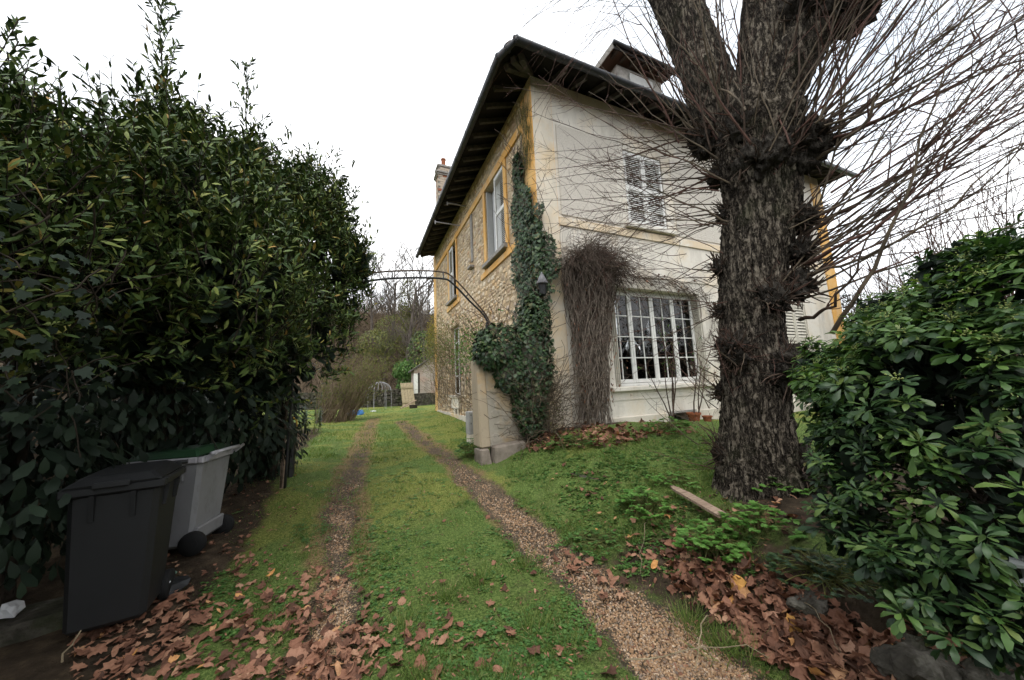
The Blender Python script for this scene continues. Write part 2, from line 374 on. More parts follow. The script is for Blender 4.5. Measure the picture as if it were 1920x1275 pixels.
# ================================================================== GROUND
def poly_dist(x, y, P):
    """distance to a polyline and the position along it"""
    best = np.full(x.shape, 1e9)
    for a, b in zip(P[:-1], P[1:]):
        d = b-a; t = np.clip(((x-a[0])*d[0]+(y-a[1])*d[1])/(d@d), 0, 1)
        best = np.minimum(best, np.hypot(x-a[0]-t*d[0], y-a[1]-t*d[1]))
    return best
TR_R = np.array([ground(*p)[:2] for p in [(1330,1300),(1230,1200),(1130,1105),(1035,1035),(950,960),(880,895),(820,845),(775,810),(752,790)]])
TR_R = np.vstack([[TR_R[0][0]+.25, -3.0], TR_R])
TR_L = np.array([ground(*p)[:2] for p in [(590,1260),(620,1120),(638,1010),(652,920),(672,850),(690,805),(702,785)]])
TR_L = np.vstack([[TR_L[0][0], -3.0], TR_L])
def vnoise(x, y, seed=0):
    r = 0
    for i, (k, a) in enumerate(((1.7, .5), (4.1, .3), (9.7, .2))):
        r = r + a*np.sin(x*k+seed*1.7+2.1*np.sin(y*k*.8+i+seed))*np.sin(y*k*1.1+seed*.9+1.7*np.sin(x*k*.7+i*2))
    return r
def masks(x, y):
    n = vnoise(x, y, 1); wr = .17 + .09*n + .05*vnoise(x*2.3, y*2.3, 4); wl = .15 + .10*vnoise(x, y, 5) + .06*vnoise(x*2.3, y*2.3, 6)
    wr = wr + .06*sstep((2.6-y)/1.2); wl = wl + .10*sstep((3.2-y)/1.5)
    g = np.maximum(sstep((wr-poly_dist(x, y, TR_R))/.26+.5)*(1-.16*sstep((y-3.2)/1.6)-.24*sstep((y-5.5)/3)), sstep((wl-poly_dist(x, y, TR_L))/.28+.5)*(.95-.16*sstep((y-3.2)/1.5)-.28*sstep((y-5)/2))*np.clip(1.0+1.1*vnoise(x*1.2+3, y*.8, 12), .45, 1))
    g = np.clip(g + .4*vnoise(x*2, y*2, 3)*(g > .05), 0, 1)
    # leaf mould and bare dark soil: under the hedge, on the bank, along the house
    s = sstep((-.75-x+.15*n)/.5)*sstep((14-y)/3)
    bank = np.exp(-(((x-2.15+.12*(y-1.5))/.42)**2))*sstep((2.7-y)/.5)
    under = sstep((x-2.5)/.4)*sstep((2.3-y)/.5)
    wallfoot = sstep((y-4.85)/.3)*sstep((x-2.1)/.3)*sstep((4.7-x)/.6)*sstep((5.8-y)/.3)
    front = sstep((2.9-y+.2*n)/.8)*(.45-.2*sstep((x+.3)/.5)*sstep((1.2-x)/.4))
    s = np.clip(np.maximum.reduce([s, bank, under, wallfoot, front*np.clip(.7+n, 0, 1)]), 0, 1)
    s = np.maximum(s, sstep((y-27.5)/2)); mo = sstep((n+.35*vnoise(x, y, 9)+.35)/.6)*sstep((y-2.8)/2)
    return g, s, mo
xs = np.unique(np.concatenate([np.arange(-3.2, 8.0, .06), np.arange(-14, -3.2, .4), np.arange(8, 24, .4), np.array([-900,-500,-300,-200,-140,-100,-70,-50,-36,-26,-20,-16,26,30,36,44,54,70,90,120,160,220,320,500,900.])]))
ys = np.unique(np.concatenate([np.arange(.6, 9, .06), np.arange(9, 17, .16), np.arange(17, 70, .7), np.arange(-6, .6, .3), np.array([-900,-500,-300,-200,-140,-100,-70,-50,-36,-24,-16,-11,-8,74,80,90,105,125,150,200,300,500,900.])]))
GX, GY = np.meshgrid(xs, ys); GZ = terrain(GX, GY)
g_, s_, mo_ = masks(GX, GY)
GZ = GZ - .03*g_ + .012*vnoise(GX*3, GY*3, 2)*(GY < 12)
nx, ny = len(xs), len(ys); idx = np.arange(nx*ny).reshape(ny, nx)
F = np.stack([idx[:-1, :-1], idx[:-1, 1:], idx[1:, 1:], idx[1:, :-1]], -1).reshape(-1, 4)
k = Mat('ground', .95, .1)
at = k.n('ShaderNodeAttribute'); at.attribute_name = 'mask'; sp = k.n('ShaderNodeSeparateColor'); k.l(at.outputs['Color'], sp.inputs[0])
nf = k.noise(55, 8, .85); nm = k.noise(7, 7, .7); nb = k.noise(1.3, 5, .6)
grass_c = k.ramp(nf, [(.36,(0.03375,0.05407,0.01425)),(.5,(0.09567,0.1519,0.03562)),(.64,(0.2025,0.2511,0.076))])
moss_c = k.ramp(nf, [(.36,(0.0756,0.0888,0.02052)),(.5,(0.162,0.186,0.04104)),(.64,(0.2808,0.288,0.0912))])
soil_c = k.ramp(nm, [(.3,(.022,.017,.012)),(.55,(.062,.045,.029)),(.75,(.125,.092,.060))])
vo = k.voro(62); grav_c = k.ramp(vo.outputs['Color'], [(0,(.10,.066,.038)),(.35,(.22,.145,.082)),(.6,(.16,.135,.10)),(.85,(.31,.215,.13)),(1,(.42,.34,.24))])
grav_c = k.mix(k.g(vo.outputs['Distance'], .25, .6), grav_c, (.07,.055,.04))
c = k.mix(k.g(k.mul(sp.outputs[2], k.mul(nm, .5, 'ADD')), .35, .75), grass_c, moss_c)
wn = k.n('ShaderNodeAttribute'); wn.attribute_name = 'worn'
c = k.mix(k.mul(k.g(k.mul(k.mul(wn.outputs['Fac'], nm, 'ADD'), .5), .44, .66), .9), c, k.ramp(nf, [(.36,(0.0837,0.05577,0.02665)),(.5,(0.2025,0.1395,0.06765)),(.64,(0.351,0.2425,0.1281))]))
c = k.mix(k.g(k.mul(k.mul(sp.outputs[1], nm, 'ADD'), .5), .42, .6), c, soil_c)
c = k.mix(k.g(k.mul(k.mul(sp.outputs[0], nm, 'ADD'), .5), .40, .56), c, grav_c)
c = k.mix(k.mul(k.g(k.noise(3.2, 6, .7), .52, .72), .55), c, k.mix(.6, c, (.10,.075,.045)))
k.color(c).bump(k.mix(.5, nf, nm), 1.0, .04)
gr = npmesh('ground', np.stack([GX, GY, GZ], -1).reshape(-1, 3), F, k.m, smooth=True)
wo_ = np.maximum(sstep((.24+.1*vnoise(GX, GY, 2)-poly_dist(GX, GY, TR_R))/.3+.5), sstep((.26+.1*vnoise(GX, GY, 8)-poly_dist(GX, GY, TR_L))/.3+.5))*sstep((GY-2.4)/1.2)*(GY < 17)
wa = gr.data.attributes.new('worn', 'FLOAT', 'POINT'); wa.data.foreach_set('value', wo_.astype(np.float32).ravel())
ca = gr.data.color_attributes.new('mask', 'FLOAT_COLOR', 'POINT')
ca.data.foreach_set('color', np.stack([g_, s_, mo_, np.ones_like(g_)], -1).astype(np.float32).ravel())
tag(gr, kind='structure')

# ================================================================== HOUSE
XW, YW, XE, YE, ZT = 3.04, 5.364, 13.4, 15.4, 7.66
house = empty('house', (XW, YW, .5), 'old two-storey stone and plaster house with orange painted trim and overhanging eaves', 'house')
def wall_face(kind, u0, u1, z0, z1, holes, depth=.26):
    """outer skin of a wall with openings and their reveals; kind 'x' = plane x const (u is y), 'y' = plane y const (u is x)"""
    us = sorted({u0, u1, *[h[0] for h in holes], *[h[1] for h in holes]}); zs = sorted({z0, z1, *[h[2] for h in holes], *[h[3] for h in holes]})
    b = MB()
    P = (lambda u, z, d: (XW+d, u, z)) if kind == 'x' else (lambda u, z, d: (u, YW+d, z))
    for a, c in zip(us[:-1], us[1:]):
        for e, g in zip(zs[:-1], zs[1:]):
            if any(h[0] <= a and c <= h[1] and h[2] <= e and g <= h[3] for h in holes): continue
            b.add([P(a, e, 0), P(c, e, 0), P(c, g, 0), P(a, g, 0)], [(0, 1, 2, 3)])
            b.add([P(a, e, .4), P(c, e, .4), P(c, g, .4), P(a, g, .4)], [(3, 2, 1, 0)])
    for a, c, e, g in holes:
        q = [(a, e), (c, e), (c, g), (a, g)]
        for i in range(4):
            (p, r), (s, t) = q[i], q[(i+1) % 4]
            b.add([P(p, r, 0), P(s, t, 0), P(s, t, .4), P(p, r, .4)], [(0, 1, 2, 3)])
    return b
# openings, (along wall, z)
NW = (6.90, 8.23, 4.71, 6.76); FW = (11.40, 12.50, 4.71, 6.76); LW = (11.25, 12.45, 1.26, 3.70); SV = (11.52, 11.86, .60, .78)
BW = (4.55, 7.20, 1.36, 3.40); UW = (5.28, 6.44, 4.83, 6.62); RW = (10.4, 11.5, 1.4, 3.4); FV = (5.92, 6.50, .52, .76)
wall_face('x', YW+.001, YE, -.1, ZT, [NW, FW, LW, SV]).build('side_wall', M['mortar'], house)
wall_face('y', XW+.001, XE, -.1, ZT, [BW, UW, RW, FV]).build('front_wall', M['white_plaster'], house)
b = MB(); b.box(XE-.3, XE, YW+.41, YE, -.1, ZT); b.build('end_wall', M['white_plaster'], house)
b = MB(); b.box(XW+.41, XE-.31, YE-.3, YE, -.1, ZT); b.build('rear_wall', M['mortar'], house)
b = MB(); b.box(XW+.42, XE-.32, YW+.42, YE-.32, 4.0, 4.15); b.build('floor_slab', M['interior'], house)
b = MB(); b.box(XW+.42, XE-.32, YW+.42, YE-.32, .62, .74); b.box(XW+.42, XE-.32, 8.6, 8.75, .75, 3.99); b.build('interior_partition', M['interior'], house)
# --- rubble stones of the side wall: the 300 that show largest are parts, the rest one mass
side_holes = [NW, FW, LW, SV]
covers = [(YW, 5.82, 0, 9), (14.9, 16, 0, 9), (5.8, 14.9, 6.75, 6.97), (6.72, 6.92, 4.3, 6.8), (8.2, 8.4, 4.3, 6.8), (11.22, 11.42, 4.3, 6.8), (12.48, 12.68, 4.3, 6.8), (5.8, 8.75, 4.38, 4.72), (10.95, 12.95, 4.38, 4.72), (9.4, 9.62, 5.2, 6.8)]
rs = random.Random(3); stones = []
z = .25
while z < 7.5:
    h = rs.uniform(.075, .17); y = 5.78 + rs.uniform(0, .1)
    while y < 15.0:
        w = rs.uniform(.09, .27)*(.7+h*3); zc = z + h/2 + .035*math.sin(y*2.1+z*1.7) + rs.uniform(-.015, .015); yc = y + w/2
        if not any(a-.01-w*.35 < yc < c+.01+w*.35 and e-.01-h*.35 < zc < g+.01+h*.35 for a, c, e, g in side_holes+covers) and zc > tz(2.9, yc)-.12 and rs.random() < .93:
            nn = rs.choice([5, 6, 7]); ph = rs.uniform(0, 6.28); ring = []
            for i in range(nn):
                a = ph + 2*math.pi*i/nn + rs.uniform(-.22, .22); ca, sa = math.cos(a), math.sin(a)
                r = 1/max(abs(ca)**3+abs(sa)**3, .2)**(1/3)
                ring.append((yc + ca*r*w*.47*rs.uniform(.86, 1.02), zc + sa*r*h*.46*rs.uniform(.86, 1.04)))
            dp = rs.uniform(.003, .018); tilt = rs.uniform(-.06, .06)
            V = [(XW+.004, p[0], p[1]) for p in ring] + [(XW-dp*.7, yc+(p[0]-yc)*.93, zc+(p[1]-zc)*.93) for p in ring] + [(XW-dp-.004+(p[0]-yc)*tilt, yc+(p[0]-yc)*.68, zc+(p[1]-zc)*.66) for p in ring]
            Fc = [tuple(range(2*nn, 3*nn))]
            for q in (0, nn):
                for i in range(nn): j = (i+1) % nn; Fc.append((q+i, q+j, q+nn+j, q+nn+i))
            stones.append((w*h/((yc)**2+(zc-1.45)**2)*(XW/yc if yc > 0 else 1) if not (zc < 2.4 and yc < 7) else 0, V, Fc))
        y += w + rs.uniform(.004, .02)
    z += h + rs.uniform(.002, .012)
stones.sort(key=lambda s: -s[0])
rubble = MB()
for i, (sc, V, Fc) in enumerate(stones):
    if i < 300:
        c0 = np.mean(V, 0); me = bpy.data.meshes.new('stone'); me.from_pydata([tuple(np.array(p)-c0) for p in V], [], Fc); me.update(); me.materials.append(M['rubble_single'])
        o = bpy.data.objects.new('stone', me); col.objects.link(o); o.parent = house; o.location = Vector(c0) - Vector(house.location)
    else: rubble.add(V, Fc)
tag(rubble.build('rubble_facing', M['rubble'], house), kind='stuff')
# --- corner pilasters (orange on the flank, cream on the front), bands, plinths
def two_face_box(x0, x1, y0, y1, z0, z1, name, m_side, m_front):
    b = MB(); b.box(x0, x1, y0, y1, z0, z1)
    o = b.build(name, [m_side, m_front], house, bevel=.012)
    for p in o.data.polygons: p.material_index = 1 if abs(p.normal.y) > abs(p.normal.x) else 0
    return o
two_face_box(XW-.035, XW+.44, YW-.035, YW+.45, -.05, 7.40, 'corner_pilaster', M['orange_paint'], M['cream_paint'])
two_face_box(XW-.030, XW+.4, 14.92, YE+.02, -.05, 7.6, 'rear_pilaster', M['orange_paint'], M['cream_paint'])
two_face_box(XE-.5, XE+.03, YW-.034, YW+.45, -.05, 7.4, 'end_pilaster', M['orange_paint'], M['orange_paint'])
b = MB(); b.box(XW-.045, XW+.02, 5.815, 14.918, 6.765, 6.955); b.build('upper_band', M['orange_paint'], house, bevel=.006)
for a, c in ((5.815, 8.72), (11.0, 12.9)):
    b = MB(); b.box(XW-.04, XW+.02, a, c, 4.40, 4.555); b.build('sill_band', M['orange_paint'], house, bevel=.006)
for a, c in ((6.74, 6.898), (8.232, 8.38), (11.25, 11.398), (12.502, 12.65)):
    b = MB(); b.box(XW-.038, XW+.02, a, c, 4.556, 6.764); b.build('window_post', M['orange_paint'], house, bevel=.006)
for a, c, zz in ((6.78, 8.36, 4.60), (11.28, 12.62, 4.60)):
    b = MB(); b.box(XW-.13, XW+.2, a, c, zz, zz+.105); b.build('window_sill', M['cement'], house, bevel=.01)
b = MB(); b.box(XW-.10, XW+.2, 11.12, 12.58, 1.17, 1.258); b.build('window_sill', M['white_plaster'], house, bevel=.01)
b = MB(); b.box(XW-.05, XW+.02, 11.3, 12.4, .80, 1.168); b.build('brick_panel', M['pale_band'], house)
b = MB(); b.box(XW-.06, XW+.02, 5.83, 14.9, -.1, .62); b.build('side_plinth', M['plinth'], house, bevel=.015)
b = MB(); b.box(XW-.065, XW+.02, 11.40, 11.52, .58, .80); b.box(XW-.065, XW+.02, 11.86, 11.98, .58, .80); b.box(XW-.068, XW+.02, 11.40, 11.98, .801, .86); b.build('vent_frame', M['white_plaster'], house)
b = MB(); b.box(XW-.03, XW+.02, 9.42, 9.60, 5.25, 6.74); b.build('flue_strip', M['cement'], house)
b = MB(); b.box(XW-.14, XW+.02, 9.36, 9.66, 5.02, 5.10); b.build('flue_ledge', M['cement'], house, bevel=.01)
# front: plinth, bands, roughcast panels, joint strips
for a, c in ((XW+.442, 5.80), (6.62, XE-.502)):
    b = MB(); b.box(a, c, YW-.05, YW+.02, -.1, .78); b.build('front_plinth', M['plinth'], house, bevel=.012)
b = MB(); b.box(5.802, 5.918, YW-.055, YW+.02, .3, .80); b.box(6.502, 6.618, YW-.055, YW+.02, .3, .80); b.box(5.919, 6.501, YW-.055, YW+.02, .762, .80); b.build('vent_frame', M['cement'], house)
b = MB(); b.box(XW+.442, XE-.502, YW-.03, YW+.02, 4.53, 4.70); b.build('front_band', M['pale_band'], house, bevel=.006)
for a, c in ((3.56, 5.02), (6.72, 12.8)):
    b = MB(); b.box(a, c, YW-.018, YW+.02, 4.76, 6.72); b.build('roughcast_panel', M['roughcast'], house)
b = MB(); b.box(XW+.442, XE-.502, YW-.016, YW+.02, 1.10, 1.125); b.build('string_course', M['white_plaster'], house)
b = MB(); b.box(XW+.442, XE-.502, YW-.016, YW+.02, 3.66, 3.685); b.build('string_course', M['white_plaster'], house)
b = MB(); b.box(4.40, 7.36, YW-.10, YW+.2, 1.27, 1.358); b.build('window_sill', M['white_plaster'], house, bevel=.012)
b = MB(); b.box(5.14, 6.60, YW-.11, YW+.2, 4.73, 4.828); b.build('window_sill', M['white_plaster'], house, bevel=.012)
b = MB(); b.box(10.3, 11.6, YW-.09, YW+.2, 1.30, 1.398); b.build('window_sill', M['white_plaster'], house, bevel=.012)

# --- windows and shutters
def louvre(parent, P, u0, u1, z0, z1, nsl, mat, name='shutter', mids=(.5,), stile=.055, th=.035):
    """louvred leaf: P(u, z, d) maps to the world, d positive outwards"""
    def bx(b, a, c, e, g, d0, d1):
        b.hexa([P(a,e,d0),P(c,e,d0),P(c,e,d1),P(a,e,d1),P(a,g,d0),P(c,g,d0),P(c,g,d1),P(a,g,d1)])
    b = MB(); bx(b, u0, u0+stile, z0, z1, 0, th); bx(b, u1-stile, u1, z0, z1, 0, th)
    zs = [z0] + [z0+(z1-z0)*q for q in mids] + [z1]; rails = []
    for i, zz in enumerate(zs):
        lo, hi = (zz, zz+.09) if i == 0 else ((zz-.09, zz) if i == len(zs)-1 else (zz-.045, zz+.045))
        bx(b, u0+stile, u1-stile, lo, hi, .002, th-.002); rails.append((lo, hi))
    leaf = b.build(name, mat, parent)
    tot = sum(rails[i+1][0]-rails[i][1] for i in range(len(rails)-1))
    for i in range(len(rails)-1):
        lo, hi = rails[i][1], rails[i+1][0]; k = max(2, int(round(nsl*(hi-lo)/tot))); st = (hi-lo)/k
        for j in range(k):
            zc = lo + (j+.5)*st; s = MB()
            a, c = u0+stile-.004, u1-stile+.004; q = st*.39
            s.hexa([P(a,zc-q,.026),P(c,zc-q,.026),P(c,zc-q+.006,.031),P(a,zc-q+.006,.031),P(a,zc+q-.006,.003),P(c,zc+q-.006,.003),P(c,zc+q,.008),P(a,zc+q,.008)])
            s.build('slat', mat, leaf)
    return leaf
def part_box(name, mat, x0, x1, y0, y1, z0, z1, parent, bevel=.004):
    b = MB(); b.box(x0, x1, y0, y1, z0, z1); return b.build(name, mat, parent, bevel=bevel)
# upper front window: both leaves closed, backing painted dark for the unlit room
PF = lambda d0: (lambda u, z, d: (u, YW+d0-d, z))
w = part_box('upper_window', M['interior'], 5.28, 6.44, YW+.16, YW+.19, 4.83, 6.62, house)
for a, c in ((5.30, 5.855), (5.865, 6.42)): louvre(w, PF(.05), a, c, 4.85, 6.60, 31, M['white_paint'])
# near flank window: right leaf shut, left leaf folded back into the opening
PS = lambda d0: (lambda u, z, d: (XW+d0-d, u, z))
w = part_box('flank_window', M['interior'], XW+.20, XW+.23, 6.90, 8.23, 4.71, 6.76, house)  # dark sheet behind the shutter, painted to look like an unlit room
louvre(w, PS(.03), 6.92, 7.56, 4.73, 6.745, 34, M['white_paint'])
part_box('folded_shutter', M['shutter_grey'], XW+.02, XW+.19, 8.17, 8.215, 4.73, 6.74, w)
part_box('curtain', M['curtain'], XW+.18, XW+.195, 7.6, 8.15, 4.73, 6.74, w)
w = part_box('flank_window', M['interior'], XW+.20, XW+.23, 11.40, 12.50, 4.71, 6.76, house)
louvre(w, PS(.03), 11.96, 12.48, 4.73, 6.745, 34, M['white_paint'])
part_box('pane', M['glass'], XW+.17, XW+.178, 11.46, 11.94, 4.78, 6.7, w, 0)
part_box('sash', M['white_paint'], XW+.15, XW+.198, 11.41, 11.455, 4.72, 6.75, w)
# lower flank window
w = part_box('lower_flank_window', M['interior'], XW+.22, XW+.25, 11.25, 12.45, 1.26, 3.70, house)
for y in (11.26, 11.82, 12.38): part_box('stile', M['white_paint'], XW+.12, XW+.17, y, y+.06, 1.27, 3.69, w)
for zz in (1.27, 1.9, 2.5, 3.1, 3.63): part_box('rail', M['white_paint'], XW+.125, XW+.165, 11.322, 11.818, zz, zz+.05, w); part_box('rail', M['white_paint'], XW+.125, XW+.165, 11.882, 12.378, zz, zz+.05, w)
for y in (11.322, 11.882): part_box('pane', M['glass'], XW+.14, XW+.146, y, y+.496, 1.3, 3.66, w, 0)
# right hand front window: shut
w = part_box('end_window', M['interior'], 10.4, 11.5, YW+.16, YW+.19, 1.4, 3.4, house)
for a, c in ((10.42, 10.945), (10.955, 11.48)): louvre(w, PF(.05), a, c, 1.42, 3.38, 20, M['shutter_cream'])
# large front window: four casements of two by four panes
big = part_box('large_window', M['white_paint'], 4.55, 7.20, YW+.19, YW+.26, 1.362, 1.42, house)
part_box('frame_head', M['white_paint'], 4.55, 7.12, YW+.19, YW+.26, 3.34, 3.398, big)
fx0, fx1 = 4.60, 7.12; cw = (fx1-fx0)/4
part_box('jamb', M['white_paint'], 4.552, fx0, YW+.19, YW+.26, 1.422, 3.338, big); part_box('jamb', M['white_paint'], fx1, fx1+.05, YW+.19, YW+.26, 1.422, 3.338, big)
for i in range(4):
    a = fx0+i*cw+.004; c = fx0+(i+1)*cw-.004; z0, z1 = 1.425, 3.335
    cs = part_box('casement', M['white_paint'], a, a+.052, YW+.175, YW+.225, z0, z1, big)
    part_box('stile', M['white_paint'], c-.052, c, YW+.175, YW+.225, z0, z1, cs)
    part_box('rail', M['white_paint'], a+.053, c-.053, YW+.18, YW+.22, z0, z0+.075, cs); part_box('rail', M['white_paint'], a+.053, c-.053, YW+.18, YW+.22, z1-.055, z1, cs)
    gx0, gx1, gz0, gz1 = a+.053, c-.053, z0+.076, z1-.056; mxc = (gx0+gx1)/2; hz = (gz1-gz0)/4
    part_box('muntin', M['white_paint'], mxc-.011, mxc+.011, YW+.185, YW+.215, gz0, gz1, cs, .003)
    for j in (1, 2, 3):
        for p, q in ((gx0, mxc-.0112), (mxc+.0112, gx1)): part_box('muntin', M['white_paint'], p, q, YW+.186, YW+.214, gz0+j*hz-.011, gz0+j*hz+.011, cs, .003)
    for j in range(4):
        for p, q in ((gx0, mxc-.0112), (mxc+.0112, gx1)):
            e = gz0+j*hz+(.0112 if j else 0); g = gz0+(j+1)*hz-(.0112 if j < 3 else 0)
            t = random.uniform(-.003, .003); t2 = random.uniform(-.003, .003)
            s = MB(); y0 = YW+.20
            s.hexa([(p,y0+t,e),(q,y0-t,e),(q,y0-t+.004,e),(p,y0+t+.004,e),(p,y0+t2,g),(q,y0-t2,g),(q,y0-t2+.004,g),(p,y0+t2+.004,g)]); s.build('pane', M['glass'], cs)
# its folding shutters, parked against the right reveal and just showing at the left one
PR = lambda u, z, d: (7.175-d, YW+u, z)
lf = louvre(big, PR, .005, .185, 2.62, 3.38, 13, M['shutter_cream'], 'folded_shutter', mids=(), stile=.03, th=.03)
b = MB(); b.box(7.150, 7.180, YW+.005, YW+.185, 1.365, 2.615); b.build('shutter_panel', M['shutter_cream'], big, bevel=.004)
for i in range(3): b = MB(); b.box(4.555+i*.028, 4.578+i*.028, YW-.02-.02*i, YW+.17, 1.37, 3.36); b.build('folded_shutter', M['shutter_cream'], big, bevel=.004)
b = MB()
for zz in (1.7, 2.35, 3.1): b.box(7.135, 7.150, YW-.004, YW+.02, zz, zz+.07)
b.build('hinge', M['white_paint'], big)
# lace ornament and a pale paper lantern hanging inside, a pale curtain edge
lace = empty('lace_ornament', (4.78, YW+.30, 2.3), 'white lace ring ornament hanging inside the leftmost panes of the large window', 'ornament')
for i, (dx, dz, r) in enumerate(((0, 0, .065), (-.06, -.12, .05), (.07, -.13, .055), (.02, -.26, .045))):
    b = MB(); b.tube([(4.80+dx+r*math.cos(a), YW+.30, 2.34+dz+r*math.sin(a)) for a in np.linspace(0, 6.283, 13)], .006, 4, False); b.build('ring', M['white_paint'], lace)
b = MB(); b.box(6.93, 7.0, YW+.34, YW+.36, 1.42, 3.0); cu = b.build('curtain_strip', M['curtain']); tag(cu, 'narrow pale curtain strip hanging behind the rightmost panes of the large window', 'curtain')

# --- roof: eaves boards, rafters, gutter, tiles
GZ0 = 7.50; EX, EY, EX2, EY2 = 2.30, 4.74, 13.90, 15.25; PITCHZ = .80
def roofz(x, y): return 7.60 + PITCHZ*min(x-EX, y-EY, EX2-x, EY2+1.0-y)
C1, C2 = (2.45, EY), (EX, 5.12)        # clipped corner
roof = MB(); E1 = [(C1[0], C1[1]), (EX2, EY), (EX2, EY2), (EX, EY2), (C2[0], C2[1])]
hw = (EX2-EX)/2; my = (EY+EY2)/2
ridge = [(EX+hw*.86, my, 7.6+PITCHZ*4.6), (EX2-hw*.86, my, 7.6+PITCHZ*4.6)]
V = [(x, y, 7.60) for x, y in E1] + ridge
roof.add(V, [(0, 1, 6, 5), (1, 2, 6), (2, 3, 5, 6), (3, 4, 5), (4, 0, 5)])
ro = roof.build('roof', M['roof_tile'], house)
so = MB(); so.add([(x, y, 7.56) for x, y in E1] + [(XW+.1, YW+.1, 7.84), (XE-.1, YW+.1, 7.84), (XE-.1, YE, 7.84), (XW+.1, YE, 7.84)], [(0,1,6,5),(1,2,7,6),(3,4,5,8),(4,0,5)]); so.build('soffit_board', M['soffit'], ro)
# courses of tiles along the eaves
for k_, (p, q) in enumerate((((C1[0], EY), (EX2, EY)), ((EX, C2[1]), (EX, EY2)))):
    ln = math.dist(p, q); n = int(ln/.24); t = MB(); d = ((q[0]-p[0])/ln, (q[1]-p[1])/ln); inn = (0, 1) if k_ == 0 else (1, 0)
    for i in range(n):
        for row in range(3):
            a = i*ln/n + (.5*ln/n if row % 2 else 0); c = a + ln/n*.94; o0 = -.07+row*.16; o1 = o0+.22
            P4 = [(p[0]+d[0]*a+inn[0]*o0, p[1]+d[1]*a+inn[1]*o0), (p[0]+d[0]*c+inn[0]*o0, p[1]+d[1]*c+inn[1]*o0), (p[0]+d[0]*c+inn[0]*o1, p[1]+d[1]*c+inn[1]*o1), (p[0]+d[0]*a+inn[0]*o1, p[1]+d[1]*a+inn[1]*o1)]
            zz = 7.615+PITCHZ*o0+random.uniform(0, .006); z2 = 7.605+PITCHZ*o1
            t.hexa([(*P4[0], zz), (*P4[1], zz), (*P4[2], z2), (*P4[3], z2), (*P4[0], zz+.018), (*P4[1], zz+.018), (*P4[2], z2+.018), (*P4[3], z2+.018)])
    tag(t.build('eaves_tiles', M['roof_tile'], ro), kind='stuff')
for y in np.arange(5.75, 15.2, .47):
    b = MB(); b.beam((EX+.10, y, 7.49), (XW+.06, y, 7.75), .075, .10); b.build('rafter', M['rafter'], ro, bevel=.006)
for x in np.arange(3.55, 13.6, .47):
    b = MB(); b.beam((x, EY+.10, 7.49), (x, YW+.06, 7.75), .075, .10); b.build('rafter', M['rafter'], ro, bevel=.006)
for e in ((2.50, 5.02), (2.62, 4.92), (2.44, 5.2)):
    b = MB(); b.beam((e[0], e[1], 7.47), (XW+.06, YW+.06, 7.74), .10, .12); b.build('rafter', M['rafter'], ro, bevel=.006)
gp = [(EX2+.05, EY-.05, GZ0), (2.42, EY-.05, GZ0), (EX-.05, 5.10, GZ0), (EX-.05, EY2, GZ0)]
b = MB(); b.tube(gp, .072, 10); gu = b.build('gutter', M['zinc'], ro, smooth=True)
b = MB()
for p, q in zip(gp[:-1], gp[1:]):
    ln = math.dist(p, q); n = max(2, int(ln/.95))
    for i in range(n+1):
        t = i/n; c = Vector(p).lerp(Vector(q), t); dd = (Vector(q)-Vector(p)).normalized()*.012; b.tube([c-dd, c+dd], .079, 10)
b.build('gutter_bracket', M['zinc'], gu)
# iron bars sticking out of the flank wall under the eaves
for y, zz, ln in ((10.75, 6.98, .85), (10.05, 7.32, .6)):
    b = MB(); b.tube([(XW, y, zz), (XW-ln, y+.05, zz+.03)], .022, 6); b.tube([(XW-ln, y+.05, zz-.05), (XW-ln, y+.05, zz+.08)], .018, 6); b.build('iron_bar', M['lead_grey'], house)
# dormer on the front slope
dm = MB(); dm.box(6.35, 8.0, 6.35, 8.6, 8.4, 10.15); dob = dm.build('dormer', M['cement'], house)
b = MB(); b.box(6.75, 7.6, 6.30, 6.36, 9.0, 10.0); b.build('dormer_shutter', M['shutter_grey'], dob)
b = MB(); DX0, DX1, DY0, DY1, DZ = 6.02, 8.28, 6.08, 9.2, 10.38
b.add([(DX0,DY0,DZ),(DX1,DY0,DZ),(DX1,DY1,DZ),(DX0,DY1,DZ),(7.15,7.1,DZ+.85),(7.15,DY1,DZ+.85)], [(0,1,4),(1,2,5,4),(3,0,4,5),(0,3,2,1),(2,3,5)]); dr = b.build('dormer_roof', M['roof_tile'], dob)
b = MB(); b.box(DX0, DX1, DY0-.03, DY0-.005, DZ-.16, DZ+.03); b.build('fascia', M['dark_wood'], dr); b = MB(); b.box(DX0-.03, DX0-.005, DY0-.03, DY1, DZ-.16, DZ+.03); b.build('fascia', M['cement'], dr)
for x in np.arange(6.15, 8.2, .33): b = MB(); b.box(x, x+.07, DY0, 6.35, DZ-.13, DZ-.03); b.build('bracket', M['rafter'], dr)
b = MB(); b.tube([(DX0-.05, DY0-.08, DZ-.02), (DX1+.05, DY0-.08, DZ-.06)], .05, 8); b.build('dormer_gutter', M['zinc'], dr, smooth=True)
